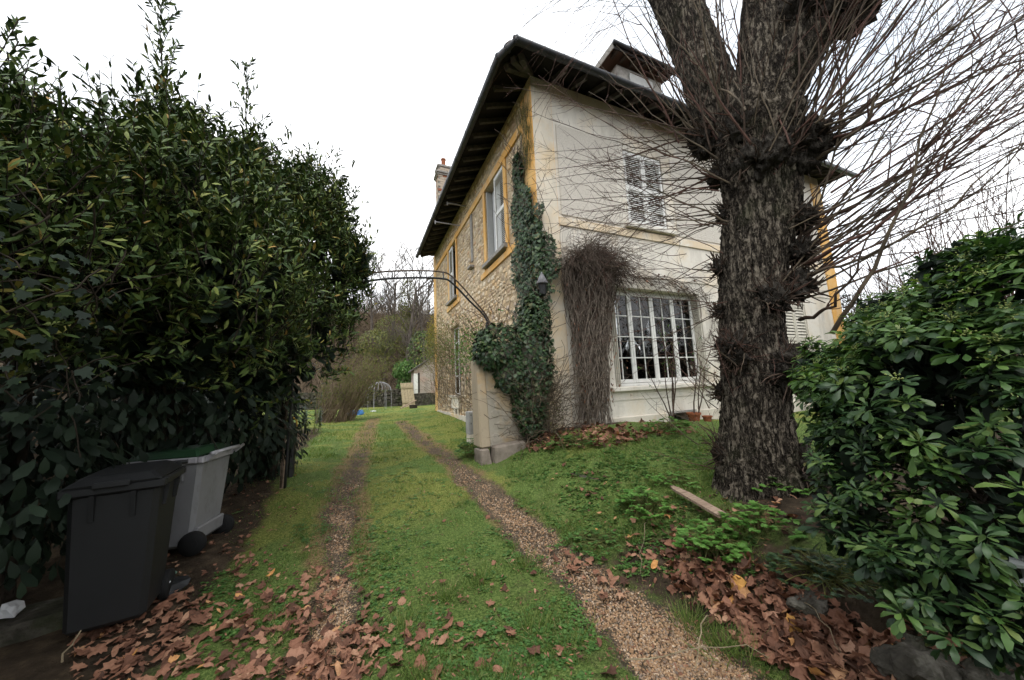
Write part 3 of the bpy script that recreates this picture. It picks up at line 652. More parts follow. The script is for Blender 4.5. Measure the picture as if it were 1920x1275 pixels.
# chimney at the rear corner
q0 = on_y(819, 318, 14.9); q1 = on_y(853, 318, 14.9); cb = q0[2]-2.9
ch = MB(); nrow = 24; cx0, cx1 = q0[0], max(q1[0], q0[0]+.75); cy0, cy1 = 14.6, 15.2
chim = part_box('chimney', M['cement'], cx0+.02, cx1-.02, cy0+.02, cy1-.02, cb, q0[2], house)
for r in range(nrow):
    zz = cb + r*.12
    for sx in range(4):
        a = cx0 + (cx1-cx0)*sx/4 + (.09 if r % 2 else 0); c = min(a + (cx1-cx0)/4 - .012, cx1); b = MB(); b.box(a, c, cy0, cy0+.1, zz, zz+.108); b.build('brick', M['brickwork'] if (r+sx) % 7 else M['terracotta'], chim)
    for sy in range(3):
        a = cy0+.11 + (cy1-cy0-.11)*sy/3; b = MB(); b.box(cx0-.001, cx0+.1, a, a+(cy1-cy0-.11)/3-.012, zz, zz+.108); b.build('brick', M['brickwork'] if (r+sy) % 5 else M['terracotta'], chim)
for e, z0, z1 in ((.04, -.42, -.34), (.09, -.34, -.24), (.04, .0, .10)):
    b = MB(); b.box(cx0-e, cx1+e, cy0-e, cy1+e, q0[2]+z0, q0[2]+z1); b.build('chimney_course', M['cement'], chim, bevel=.01)
b = MB(); b.lathe((cx0+.32, 14.9, q0[2]+.10), [(.12, 0), (.13, .05), (.105, .10), (.10, .42), (.12, .45), (.12, .5), (.08, .5), (.08, .3)], 14); b.build('chimney_pot', M['terracotta'], chim, smooth=False)

# ================================================================== PLANT HELPERS
from mathutils import noise as mnoise
def unit(a): return a/np.maximum(np.linalg.norm(a, axis=-1, keepdims=True), 1e-9)
def rdir(n): return unit(RNG.normal(size=(n, 3)))
def tri(fs):
    o = []
    for f in fs:
        for i in range(1, len(f)-1): o.append((f[0], f[i], f[i+1]))
    return np.array(o)
LANCE = (np.array([(0,0,0),(-.13,.36,.04),(.13,.34,-.01),(-.115,.68,.03),(.115,.70,-.02),(0,1,-.09)], float), tri([(0,2,1),(1,2,4,3),(3,4,5)]))
OVAL = (np.array([(0,0,0),(-.16,.40,.04),(.16,.38,-.01),(-.19,.74,.03),(.19,.76,-.02),(0,1,-.08)], float), tri([(0,2,1),(1,2,4,3),(3,4,5)]))
OBOV2 = (np.array([(0,0,0),(0,.4,.05),(0,.75,.03),(0,1,-.16),(-.08,.35,.09),(.08,.35,.09),(-.165,.68,.07),(.165,.68,.07),(-.10,.90,-.05),(.10,.90,-.05)], float), tri([(0,5,1),(0,1,4),(1,5,7,2),(1,2,6,4),(2,7,9,3),(2,3,8,6)]))
OBOV = (np.array([(0,0,0),(0,.4,.02),(0,.75,.01),(0,1,-.06),(-.10,.35,.04),(.10,.35,.04),(-.20,.68,.04),(.20,.68,.04),(-.13,.92,-.01),(.13,.92,-.01)], float), tri([(0,5,1),(0,1,4),(1,5,7,2),(1,2,6,4),(2,7,9,3),(2,3,8,6)]))
IVYL = (np.array([(0,.25,0),(0,0,-.02),(-.32,-.05,-.03),(-.5,.28,-.06),(-.26,.42,0),(-.3,.72,-.06),(-.1,.66,0),(0,1.05,-.1),(.1,.66,0),(.3,.72,-.06),(.26,.42,0),(.5,.28,-.06),(.32,-.05,-.03)], float), np.array([(0, i, i+1 if i < 12 else 1) for i in range(1, 13)]))
ROUND = (np.array([(0,0,0),(-.3,.25,.04),(-.38,.6,.02),(-.16,.72,0),(-.2,.95,-.04),(0,.85,0),(.2,.95,-.04),(.16,.72,0),(.38,.6,.02),(.3,.25,.04)], float), np.array([(0, i+1, i) for i in range(1, 9)]))
BLADE = (np.array([(-.5,0,0),(.5,0,0),(.3,.55,.10),(-.3,.55,.10),(0,1,.32)], float), tri([(0,1,2,3),(3,2,4)]))
PEB = (np.array([(1,0,0),(0,1,0),(-1,0,0),(0,-1,0),(0,0,.8),(0,0,-.6)], float), np.array([(0,1,4),(1,2,4),(2,3,4),(3,0,4),(1,0,5),(2,1,5),(3,2,5),(0,3,5)]))
def scatter(T, pos, D, Nn, sc, wd=None):
    tv, tf = T; D = unit(D); X = unit(np.cross(D, Nn)); Z = np.cross(X, D); sc = np.asarray(sc)[:, None, None]
    w = sc if wd is None else np.asarray(wd)[:, None, None]
    V = pos[:, None, :] + w*tv[None, :, 0:1]*X[:, None, :] + sc*tv[None, :, 1:2]*D[:, None, :] + sc*tv[None, :, 2:3]*Z[:, None, :]
    k = len(tv); F = tf[None] + (np.arange(len(pos))*k)[:, None, None]
    return V.reshape(-1, 3), F.reshape(-1, 3)
def tubes(P, Rad, n=3):
    """P (N,K,3) paths, Rad (N,K)"""
    Nn, K, _ = P.shape; T = np.gradient(P, axis=1); T = unit(T)
    ref = unit(np.cross(unit(P[:, -1]-P[:, 0]+1e-6), RNG.normal(size=(Nn, 3))))[:, None, :]
    A = unit(ref - T*(ref*T).sum(-1, keepdims=True)); B = np.cross(T, A)
    an = 2*np.pi*np.arange(n)/n
    V = P[:, :, None, :] + Rad[:, :, None, None]*(np.cos(an)[None, None, :, None]*A[:, :, None, :] + np.sin(an)[None, None, :, None]*B[:, :, None, :])
    base = (np.arange(Nn)*K*n)[:, None, None]; i = np.arange(K-1)[None, :, None]*n; j = np.arange(n)[None, None, :]; j2 = (j+1) % n
    F = np.stack([base+i+j, base+i+j2, base+i+n+j2, base+i+n+j], -1)
    return V.reshape(-1, 3), F.reshape(-1, 4)
def merge(parts):
    Vs, Fs, o = [], [], 0
    for V, F in parts: Vs.append(V); Fs.append(F+o); o += len(V)
    return np.concatenate(Vs), np.concatenate(Fs)
def grow(start, d0, length, K=8, bend=(0, 0, .3), wob=.05):
    """curved paths; start, d0 (N,3), length (N,)"""
    n = len(start); t = np.linspace(0, 1, K); d = unit(d0); P = [start]; step = (length/(K-1))[:, None]
    for i in range(K-1):
        d = unit(d + np.array(bend)/(K-1) + RNG.normal(size=(n, 3))*wob); P.append(P[-1] + d*step)
    return np.stack(P, 1)
def on_path(P, t):
    K = P.shape[1]; f = np.clip(t*(K-1), 0, K-1.001); i = f.astype(int); w = (f-i)[:, None]; r = np.arange(len(P))
    return P[r, i]*(1-w) + P[r, i+1]*w, unit(P[r, i+1]-P[r, i])
def blob_points(blobs, n, shell=(.82, 1.0)):
    B = np.array(blobs, float); area = (B[:, 3]*B[:, 4]+B[:, 4]*B[:, 5]+B[:, 3]*B[:, 5]); pr = area/area.sum()
    out, nor = [], []; have = 0
    while have < n:
        i = RNG.choice(len(B), size=n*2, p=pr); u = rdir(n*2); s = RNG.uniform(*shell, size=(n*2, 1))
        p = B[i, :3] + B[i, 3:]*u*s; nn = unit(u/B[i, 3:])
        ins = np.zeros(len(p), bool)
        for j in range(len(B)):
            q = (((p-B[j, :3])/B[j, 3:])**2).sum(1) < .62; q[i == j] = False; ins |= q
        p, nn = p[~ins], nn[~ins]; out.append(p); nor.append(nn); have += len(p)
    return np.concatenate(out)[:n], np.concatenate(nor)[:n]
def twiggy(blobs, ntw, tl, nl, ll, up=.6, outw=.7, T=LANCE, jitter=.45, shell=(.78, 1.0), flo=.15, rad=.004, spread=.75, tmin=.15, keep=None):
    p, nn = blob_points(blobs, ntw, shell)
    if keep is not None: k = keep(p); p, nn = p[k], nn[k]; ntw = len(p)
    d = unit(nn*outw + np.array([0, 0, up]) + RNG.normal(size=(ntw, 3))*jitter); ln = RNG.uniform(.6, 1.25, ntw)*tl
    P = grow(p - d*ln[:, None]*.45, d, ln, 5, (0, 0, flo), .12)
    tw = tubes(P, np.linspace(1, .35, 5)[None]*np.full((ntw, 1), rad), 3)
    L = []
    for j in range(nl):
        t = np.full(ntw, tmin + (1-tmin)*(j+.5)/nl) + RNG.uniform(-.03, .03, ntw); q, dd = on_path(P, np.clip(t, 0, 1))
        side = unit(np.cross(dd, rdir(ntw))); D = unit(dd*(1-spread*.6) + side*spread + np.array([0, 0, .12]))
        Nn = unit(dd + np.array([0, 0, .5]) + RNG.normal(size=(ntw, 3))*.3 - D*.2)
        L.append(scatter(T, q, D, Nn, RNG.uniform(.65, 1.15, ntw)*ll))
    return merge(L), tw
def ground_np(U, Vv):
    d = CR[None]*((U-CX)/FPX)[:, None] + CD[None]*((Vv-CY)/FPX)[:, None] + CF[None]; z = np.full(len(U), .15)
    for _ in range(10):
        t = (np.minimum(z, 1.3)-EYE[2])/np.minimum(d[:, 2], -.02); x = t*d[:, 0]; y = t*d[:, 1]; z = .45*z + .55*terrain(x, y)
    return np.stack([x, y, terrain(x, y)], -1)
def pxell(c, r, n, ang=0):
    a = RNG.uniform(0, 6.283, n); q = np.sqrt(RNG.uniform(0, 1, n)); x = r[0]*q*np.cos(a); y = r[1]*q*np.sin(a); ca, sa = math.cos(ang), math.sin(ang)
    return ground_np(c[0]+x*ca-y*sa, c[1]+x*sa+y*ca)
def m_at(dist, px): return px*dist/FPX

# ================================================================== THE POLLARDED LIME TREE
T0 = np.array([3.27, 2.09, .40])
lime = empty('pollarded_tree', T0, 'large pollarded tree with rugged grey trunk and hundreds of bare shoots', 'tree')
SIDE = np.array([.548, -.837, 0]); AWAY = np.array([.837, .548, 0])
def loft(cen, rad, n=44, rings=90, lump=.05, seed=0, flute=0):
    cen = np.array(cen, float); rad = np.array(rad, float); s = np.linspace(0, len(cen)-1, rings); i = np.minimum(s.astype(int), len(cen)-2); w = s-i
    def cr(A):
        A = A if A.ndim > 1 else A[:, None]; p0 = A[np.maximum(i-1, 0)]; p1 = A[i]; p2 = A[i+1]; p3 = A[np.minimum(i+2, len(A)-1)]; t = w[:, None]
        return .5*(2*p1+(p2-p0)*t+(2*p0-5*p1+4*p2-p3)*t*t+(3*p1-p0-3*p2+p3)*t**3)
    C = cr(cen); R = cr(rad)[:, 0]; T = unit(np.gradient(C, axis=0)); A = unit(np.cross(T, np.array([0, 1, .01]))); B = np.cross(T, A)
    th = 2*np.pi*np.arange(n)/n; TH, S = np.meshgrid(th, np.linspace(0, 1, rings)); zz = C[:, 2][:, None]
    f = 1 + lump*(np.sin(TH*3+zz*2.1+seed)+.7*np.sin(TH*5-zz*3.3+seed*2)+.5*np.sin(TH*2+zz*5.7)) + .022*np.abs(np.sin(TH*11+1.5*np.sin(zz*4+TH*2)+zz*1.2)) + .018*np.sin(TH*23+2*np.sin(zz*7+TH)) + .022*np.sign(np.sin(TH*13+3*np.sin(zz*2.3+TH)))*np.abs(np.sin(zz*9+TH*4)) + .018*RNG.normal(size=TH.shape)
    if flute: f = f + flute*np.exp(-S*9)*(.5+.5*np.sin(TH*5+1))
    V = C[:, None] + (R[:, None]*f)[..., None]*(np.cos(TH)[..., None]*A[:, None] + np.sin(TH)[..., None]*B[:, None])
    idx = np.arange(rings*n).reshape(rings, n); F = np.stack([idx[:-1], np.roll(idx[:-1], -1, 1), np.roll(idx[1:], -1, 1), idx[1:]], -1).reshape(-1, 4)
    return V.reshape(-1, 3), F
V, F = loft([(3.27,2.09,.2),(3.28,2.08,.55),(3.29,2.07,.85),(3.32,2.03,1.3),(3.33,2.0,1.75),(3.36,1.97,2.2),(3.41,1.89,2.7),(3.45,1.83,3.1),(3.46,1.81,3.5),(3.49,1.77,3.9),(3.52,1.73,4.2)],
            [.40,.31,.275,.258,.252,.252,.28,.295,.33,.345,.25], 96, 220, .035, 1, .16)
trunk = npmesh('trunk', V, F, M['bark'], lime, True)
for nm, cen, rad in (('limb', [(3.42,1.87,3.75),(3.33,2.0,4.25),(3.27,2.10,4.9),(3.17,2.24,5.7),(3.05,2.42,6.8),(2.98,2.5,7.8)], [.24,.235,.215,.215,.19,.15]),
                     ('limb', [(3.50,1.75,3.8),(3.55,1.68,4.4),(3.60,1.59,5.1),(3.66,1.50,6.0),(3.7,1.5,7.2)], [.27,.23,.20,.18,.13]),
                     ('limb', [(3.52,1.72,3.9),(3.66,1.50,4.35),(3.83,1.24,4.75),(4.02,.98,5.15),(4.15,.8,5.35)], [.22,.21,.20,.21,.22])):
    V, F = loft(cen, rad, 40, 70, .045, len(nm)+cen[1][0]*7); npmesh(nm, V, F, M['bark'], lime, True)
# stubs and burls
def knob(c, r, sq=(1, 1, 1), seed=0, mat='burl'):
    bm = bmesh.new(); bmesh.ops.create_icosphere(bm, subdivisions=4, radius=1)
    rr = random.Random(seed)
    for v in bm.verts:
        p = v.co; f = 1 + .45*mnoise.noise(p*1.6+Vector((seed*3.1, 0, 0))) + .35*mnoise.noise(p*4.1+Vector((0, seed*2.3, 0))) + .22*mnoise.noise(p*9.0) + rr.uniform(-.06, .06); v.co = Vector((p.x*f*sq[0]*r+c[0], p.y*f*sq[1]*r+c[1], p.z*f*sq[2]*r+c[2]))
    me = bpy.data.meshes.new('burl'); bm.to_mesh(me); bm.free(); me.polygons.foreach_set('use_smooth', [True]*len(me.polygons)); return put('burl', me, M[mat], lime)
TD = float(np.linalg.norm(T0[:2]))
def trpt(u, v, off=0.0):
    d = ray(u, v); k_ = (T0[:2]@AWAY[:2] - off)/(d[:2]@AWAY[:2]); return EYE + d*k_
ANCH = [((1325,262),.17,(1,1,.9)),((1475,200),.15,(1,1,.9)),((1515,265),.17,(1.1,1.1,.8)),((1490,285),.2,(1,1,.8)),((1350,330),.14,(1,1,1)),((1365,400),.12,(1,1,1)),((1500,410),.15,(1,1,1)),((1500,470),.14,(1,1,1)),((1490,535),.17,(1,1,.9)),((1350,500),.11,(.8,.8,1)),((1352,585),.09,(.8,.8,1)),((1375,650),.16,(1,1,.7)),((1480,690),.22,(1.1,1.1,.8)),((1380,668),.13,(1,1,.8)),((1352,735),.09,(.8,.8,1)),((1360,850),.15,(.9,.9,1)),((1430,300),.2,(1,1,.8)),((1385,250),.16,(1,1,.8)),((1520,30),.22,(1.2,1.2,.8)),((1590,10),.2,(1,1,1)),((1450,560),.16,(1,1,.8)),((1510,880),.2,(1,1,.9))]
AP = []
for i, (p, r, sq) in enumerate(ANCH):
    off = {11: .22, 12: .14, 13: .24, 16: .22, 17: .2, 20: .2}.get(i, .03); c = trpt(*p, off); knob(c, r*(.90 if i in (0, 1, 2, 3, 16, 17, 18, 19) else .72), (sq[0], sq[1], 1.15), i*3+1); AP.append(c)
b = MB(); b.tube([trpt(1455,250,.05), trpt(1490,262,.05), trpt(1528,238,.05)], [.14,.13,.12], 10); b.build('cut_stub', M['burl'], lime)
# shaggy stubs of old cuts around every burl
n = 110; SB = []
for c, (pp, r, sq) in zip(AP, ANCH):
    u = rdir(n); st = c+u*r*.75*np.array(sq); SB.append(grow(st, u+rdir(n)*.5-AWAY*.2+np.array([0, 0, .2]), RNG.uniform(.03, .16, n)*(r/.15), 4, (0, 0, .1), .15))
V, F = tubes(np.concatenate(SB), RNG.uniform(.0025, .008, (n*len(AP), 1))*np.linspace(1, .6, 4)[None], 4); tag(npmesh('stub_twigs', V, F, M['twig'], lime), kind='stuff')
# shoots
shoots = []
def fan(anchors, n, dmean, dspread, lrange, bend, rr, tw=4, spread_pos=.10, wob=.06):
    for a in anchors:
        p = np.array(AP[a])[None] + RNG.normal(size=(n, 3))*spread_pos
        d = np.array(dmean)[None] + RNG.normal(size=(n, 3))*np.array(dspread)
        P = grow(p, d, RNG.uniform(*lrange, n), 12, bend, wob)
        for q in P: shoots.append((q, RNG.uniform(*rr), tw))
R_, U_, W_ = SIDE, np.array([0, 0, 1.0]), AWAY
fan([2, 3, 6, 7, 8], 17, R_*1.0+U_*.42, (.22, .22, .22), (1.7, 3.3), (0, 0, .35), (.004, .012), 8, .1, .085)
fan([1, 16, 2], 11, R_*.55+U_*.9, (.25, .25, .2), (1.4, 2.8), (0, 0, .3), (.005, .012), 7, .1, .085)
fan([0, 4, 5], 15, -R_*1.0+U_*.10, (.22, .22, .30), (1.1, 2.5), (0, 0, .25), (.0035, .0075), 8, .10, .085)
fan([9, 10], 8, -R_*1.0+U_*.0, (.25, .25, .3), (.6, 1.8), (0, 0, .25), (.003, .006), 6, .1, .085)
fan([16, 17, 0], 14, -R_*.15+U_*1.0, (.3, .3, .1), (1.2, 2.6), (0, 0, .2), (.006, .014), 4)
fan([18, 19], 9, R_*.8+U_*.45, (.35, .35, .4), (1.2, 2.5), (0, 0, .2), (.005, .012), 5, .14)
fan([14, 15], 14, -R_*.8+U_*.45, (.35, .35, .35), (.25, .8), (0, 0, .2), (.003, .007), 3)
fan([11, 13, 12, 20], 7, -W_*.5-R_*.2+U_*.1, (.4, .4, .4), (.15, .6), (0, 0, -.1), (.002, .005), 2)
# a few dominating near shoots seen across the sky, and two leaning stems rising from behind the shrub
for a, e, r in (((1500,500),(1925,150),.017),((1490,520),(1925,255),.015),((1505,440),(1920,60),.016),((1530,300),(1760,-20),.018),((1540,270),(1900,-10),.015),((1560,620),(1770,130),.020),((1500,600),(1640,420),.018)):
    A = trpt(*a, .05); B = trpt(*e, .45 + RNG.uniform(-.2, .2)); t = np.linspace(0, 1, 12)[:, None]; q = A*(1-t)+B*t + np.array([0, 0, -.18])*np.sin(t*np.pi) + RNG.normal(size=(12, 3))*.012
    shoots.append((q, r, 6))
for a, e, r in (((1440,380),(1105,170),.010),((1360,340),(1010,140),.007),((1420,430),(1130,290),.011),((1300,300),(960,190),.006),((1345,420),(1060,330),.007),((1350,360),(1065,275),.007),((1345,300),(1100,90),.008),((1400,250),(1180,-30),.008)):
    A = trpt(*a, .2); B = trpt(*e, .1 + RNG.uniform(-.3, .5)); t = np.linspace(0, 1, 12)[:, None]; q = A*(1-t)+B*t + np.array([0, 0, -.12])*np.sin(t*np.pi) + RNG.normal(size=(12, 3))*.012
    shoots.append((q, r, 8))
twig_paths, twig_r = [], []
order = sorted(range(len(shoots)), key=lambda i: -np.linalg.norm(shoots[i][0][-1]-shoots[i][0][0])*shoots[i][1]); rest = []
tapers = np.linspace(1, .22, 12)
for k_, i in enumerate(order):
    P, r, tw = shoots[i]
    if k_ < 300:
        V, F = tubes(P[None], (tapers*r)[None], 5); npmesh('shoot', V, F, M[('twig_olive', 'twig', 'twig_olive', 'twig_red')[i % 4]], lime, True)
    else: rest.append(tubes(P[None], (tapers*r)[None], 4))
    for j in range(tw):
        t = RNG.uniform(.25, .97); q, dd = on_path(P[None], np.array([t])); s = unit(np.cross(dd, rdir(1)))
        ln = RNG.uniform(.12, .75)*np.linalg.norm(P[-1]-P[0])*.4*(1.25-t); G = grow(q, dd*.75+s*.7, np.array([ln]), 5, (0, 0, .12), .12)
        twig_paths.append(G[0]); twig_r.append(r*RNG.uniform(.28, .55))
if rest: V, F = merge(rest); tag(npmesh('thin_shoots', V, F, M['twig_red'], lime), kind='stuff')
# overhanging fine twigs from the crown above the frame
st = np.array([[2.9, 2.5, 6.6]])+RNG.normal(size=(70, 3))*np.array([.35, .35, .5]); G = grow(st, np.array([[-1.1, .5, -.25]])+RNG.normal(size=(70, 3))*.4, RNG.uniform(.8, 2.4, 70), 5, (0, 0, -.5), .1)
twig_paths += list(G); twig_r += list(RNG.uniform(.0025, .005, 70))
G = grow(st[:40], np.array([[.6, -1.1, .0]])+RNG.normal(size=(40, 3))*.5, RNG.uniform(.8, 2.4, 40), 5, (0, 0, -.2), .1); twig_paths += list(G); twig_r += list(RNG.uniform(.0025, .005, 40))
P = np.stack(twig_paths); V, F = tubes(P, np.linspace(1, .45, 5)[None]*np.maximum(np.array(twig_r), .0018)[:, None], 3)
tag(npmesh('fine_twigs', V, F, M['twig_red'], lime), kind='stuff')
# second-order twiglets
q, dd = on_path(P[RNG.integers(0, len(P), 1500)], RNG.uniform(.2, .95, 1500)); G = grow(q, dd*.6+rdir(1500)*.8, RNG.uniform(.06, .3, 1500), 4, (0, 0, .2), .12)
V, F = tubes(G, np.linspace(1, .5, 4)[None]*np.full((1500, 1), .0016), 3); tag(npmesh('twiglets', V, F, M['twig_red'], lime), kind='stuff')

# ================================================================== LEFT: BAY LAURELS
def bay(name, label, blobs, base, ntw, ll, mat='bay', tl=.42, nl=15, fill=2500, group='bay laurels along the drive', up=.75, keep=None, spray=0, stem=None):
    o = empty(name, base, label, 'tree', group)
    zlo = min(bl[2]-bl[5] for bl in blobs); keep = keep or (lambda p: RNG.uniform(0, 1, len(p)) < np.clip(.14+(p[:, 2]-1.8)*.5, .14, 1)*np.clip(1.1+1.1*vnoise(p[:, 1]*1.4, p[:, 2]*1.4, 3), .25, 1))
    (V, F), tw = twiggy(blobs, ntw, tl, nl, ll, up, .75, keep=keep, jitter=.55, shell=(.72, 1.10))
    if spray:      # long loose leaders breaking the outline
        (V2, F2), t2 = twiggy(blobs, spray, .80, 24, ll*.88, 1.0, .5, jitter=.35, shell=(.97, 1.10), flo=.5, rad=.006, keep=lambda p: p[:, 2] > 2.2); V, F = merge([(V, F), (V2, F2)]); tw = merge([tw, t2])
    if stem:       # one airy leading stem with short side sprays
        A, B = on_y(*stem[0], stem[2]), on_y(*stem[1], stem[2]); n = stem[3]; t = np.linspace(0, .97, n)[:, None]; P0 = A*(1-t)+B*t+RNG.normal(size=(n, 3))*.015; an = np.arange(n)*2.4; dd = np.stack([np.cos(an), np.sin(an), np.full(n, 1.5)], -1); ln = (.42-.22*t[:, 0])
        G = grow(P0, dd, ln, 5, (0, 0, .5), .08); tw = merge([tw, tubes(G, np.full((n, 5), .004), 3), tubes(np.stack([P0[::max(1, n//6)]]), np.linspace(.014, .005, len(P0[::max(1, n//6)]))[None], 3)]); LL = [(V, F)]
        for j in range(13):
            q, d2 = on_path(G, np.full(n, (j+.6)/13.6)); sd = unit(np.cross(d2, rdir(n))); D = unit(d2*.8+sd*.6); LL.append(scatter(LANCE, q, D, unit(d2+rdir(n)*.5-D*.2), RNG.uniform(.65, 1.1, n)*ll*.9))
        V, F = merge(LL)
    c = npmesh('crown', V, F, M[mat], o)
    V, F = tw; tag(npmesh('twigs', V, F, M['hedge_wood'], c), kind='stuff')
    p, nn = blob_points(blobs, fill, (.2, .72)); d = rdir(fill); V, F = scatter(OVAL, p, d, rdir(fill), RNG.uniform(.8, 1.5, fill)*ll*1.7); npmesh('inner_foliage', V, F, M['bay_dark'], o)  # inner leaves coloured near-black, imitating the shaded heart of the crown
    st = MB()
    for i in range(5):
        bl = blobs[i % len(blobs)]; x, y = base[0]+RNG.uniform(-.2, .2), base[1]+RNG.uniform(-.2, .2); st.tube([(x, y, base[2]-.1), (x*.7+bl[0]*.3, y*.7+bl[1]*.3, base[2]*.5+bl[2]*.5), (bl[0], bl[1], bl[2]+bl[5]*.5)], [.06, .045, .015], 7)
    st.build('trunk', M['hedge_wood'], o); return o
def blob(u, v, y, ru, rv, dy=None):
    c = on_y(u, v, y); s = np.linalg.norm(c-EYE); f = s/FPX*np.clip((c-EYE)@CF/s, .4, 1); return [c[0], c[1], c[2], ru*f, (dy or ru*f), rv*f]
bay('bay_laurel', 'tall bay laurel with a spire of leaves rising highest into the sky',
    [blob(330,440,3.9,165,140,.8), blob(340,340,4.0,80,90,.5), blob(310,260,4.0,30,60,.2), blob(430,550,3.8,125,140,.7), blob(300,620,3.9,170,130,.7), blob(445,350,4.3,42,70,.3), blob(200,370,3.9,75,80,.45)],
    (-1.9, 4.7, .2), 2700, .094, spray=420, stem=((318,330),(298,-10),4.0,34))
bay('bay_laurel', 'bay laurel at the gate end of the hedge, overhanging the metal arch',
    [blob(555,500,5.5,95,130,.7), blob(590,400,5.6,50,90,.45), blob(630,520,5.4,48,90,.4), blob(500,420,5.1,80,110,.6), blob(560,630,5.4,95,100,.7), blob(480,690,5.0,110,100,.7), blob(635,430,5.6,18,60,.16), blob(672,500,5.3,18,44,.16), blob(470,320,5.0,26,50,.2)],
    (-1.35, 6.1, .3), 2500, .094, spray=380, stem=((470,330),(458,120),4.9,20))
bay('bay_laurel', 'bay laurel at the left edge of the picture with loose upright sprays',
    [blob(60,420,3.1,150,130,.6), blob(10,310,3.2,50,100,.3), blob(110,350,3.4,60,60,.35), blob(-60,330,3.0,100,140,.6), blob(-120,500,2.7,180,220,.7), blob(180,540,3.4,140,130,.6)],
    (-2.5, 3.9, .15), 2800, .084, spray=420, stem=((20,320),(0,60),3.2,20))
bay('bay_laurel', 'bay laurel row added out of view beside the camera to darken the bins and left ground',
    [[-2.6, .6, 2.2, .9, 1.6, 2.3], [-2.7, -1.8, 2.2, .9, 1.6, 2.4], [-2.9, 1.9, 3.0, .8, .8, 1.6]], (-2.7, .4, 0), 900, .10)  # extra row beyond the left edge, added to shade bins and left ground
# boundary hedge behind the camera on the right, seen mirrored in the window panes
ivy_later = [[9, -3.6, 2.2, 2.4, 1.0, 2.7], [12.5, -3.8, 2.4, 2.6, 1.0, 2.9], [16.5, -3.4, 2.3, 2.8, 1.0, 2.7], [21, -3.6, 2.5, 3.0, 1.0, 3.0], [25.5, -3.2, 2.3, 3.0, 1.0, 2.7]]
# ---- ivy-like maple-leaved climber low at the left edge, and the hedge bottom behind the bins, its shade put into the leaf colour
def ivy_mass(name, label, cat, blobs, n, size, mat='ivy', T=IVYL, group=None, base=None, stems=60, shell=(.86, 1.06), wood='hedge_wood', sl=.5):
    base = base or (blobs[0][0], blobs[0][1], blobs[0][2]-blobs[0][5])
    o = empty(name, base, label, cat, group); p, nn = blob_points(blobs, n, shell); s = unit(np.cross(nn, np.array([0, 0, 1.0]))+1e-3)
    D = unit(-np.array([0, 0, 1.0])*.8 + nn*.5 + rdir(n)*.55); V, F = scatter(T, p, D, unit(nn+np.array([0,0,.45])+rdir(n)*.45), RNG.uniform(.6, 1.25, n)*size)
    npmesh('leaves', V, F, M[mat], o)
    if stems:
        p, nn = blob_points(blobs, stems, (.7, 1.05)); G = grow(p, np.array([[0, 0, 1.0]])+rdir(stems)*.8, RNG.uniform(.3, 1, stems)*sl, 6, (0, 0, -.2), .2); V, F = tubes(G, np.full((stems, 6), .004), 4); tag(npmesh('stems', V, F, M[wood], o), kind='stuff')
    return o
ivy_mass('maple_leaved_climber', 'dark climber with pointed lobed leaves at the left edge above the bins', 'climber', [blob(60,560,2.5,110,100,.3), blob(-20,480,2.4,110,120,.3), blob(30,690,2.6,140,100,.3)], 260, .058, 'bay_dark', base=(-2.2, 3.0, .1))
ivy_mass('hedge_undergrowth', 'undergrowth of the hedge behind the bins, its shade put into near-black leaves', 'hedge', [blob(120,760,3.9,190,130,.5), blob(300,760,4.6,190,130,.5), blob(440,780,5.4,110,130,.5), blob(40,900,3.4,130,190,.5), blob(510,800,6.2,60,110,.5), blob(200,930,4.6,150,120,.5), [-2.75,4.2,.9,.45,3.4,1.1], [-2.3,6.6,1.0,.5,1.8,1.1]], 13000, .125, 'bay_dark', OVAL, base=(-2.0, 4.4, .1), stems=150, shell=(.5, 1.0))
ivy_mass('boundary_hedge', 'dark boundary hedge beyond the right edge, mirrored in the large window panes', 'hedge', ivy_later, 5200, .30, 'bay_dark', OVAL, base=(12, -3.6, .5), stems=20, shell=(.6, 1.05))
# euphorbia clump and young willow-like shrub farther along the drive
p = ground(578, 812); eu = empty('euphorbia', p, 'blue-green bottlebrush spurge clump at the foot of the hedge', 'plant'); LV = []; SP = []
for i in range(15):
    q = np.array([p[0], p[1], p[2]])+np.array([RNG.uniform(-.35, .35), RNG.uniform(-.25, .25), 0]); G = grow(q[None], np.array([[RNG.uniform(-.3, .3), RNG.uniform(-.3, .3), 1.]]), np.array([RNG.uniform(.45, .85)]), 6, (0, 0, .2), .04); SP.append(G[0])
    n = 70; t = RNG.uniform(.3, 1, n); Q, dd = on_path(np.repeat(G, n, 0), t); s = unit(np.cross(dd, rdir(n))); LV.append(scatter(LANCE, Q, unit(s+dd*.35), dd, RNG.uniform(.06, .09, n)))
V, F = merge(LV); npmesh('leaves', V, F, M['euphorbia'], eu); V, F = tubes(np.stack(SP), np.full((15, 6), .008), 5); npmesh('stems', V, F, M['olive_leaf'], eu)
p = ground(640, 790); sh = empty('willowy_shrub', p, 'upright olive-green shrub of thin stems where the hedge ends', 'shrub')
n = 230; q = np.array([p])+np.c_[RNG.uniform(-.9, .45, n), RNG.uniform(-.5, 1.2, n), np.zeros(n)]; G = grow(q, np.c_[RNG.normal(.28, .25, n), RNG.normal(0, .2, n), np.ones(n)], RNG.uniform(1.3, 3.3, n), 8, (.35, 0, .0), .08)
V, F = tubes(G, np.linspace(.012, .003, 8)[None]*np.ones((n, 1)), 4); npmesh('stems', V, F, M['brush'], sh)
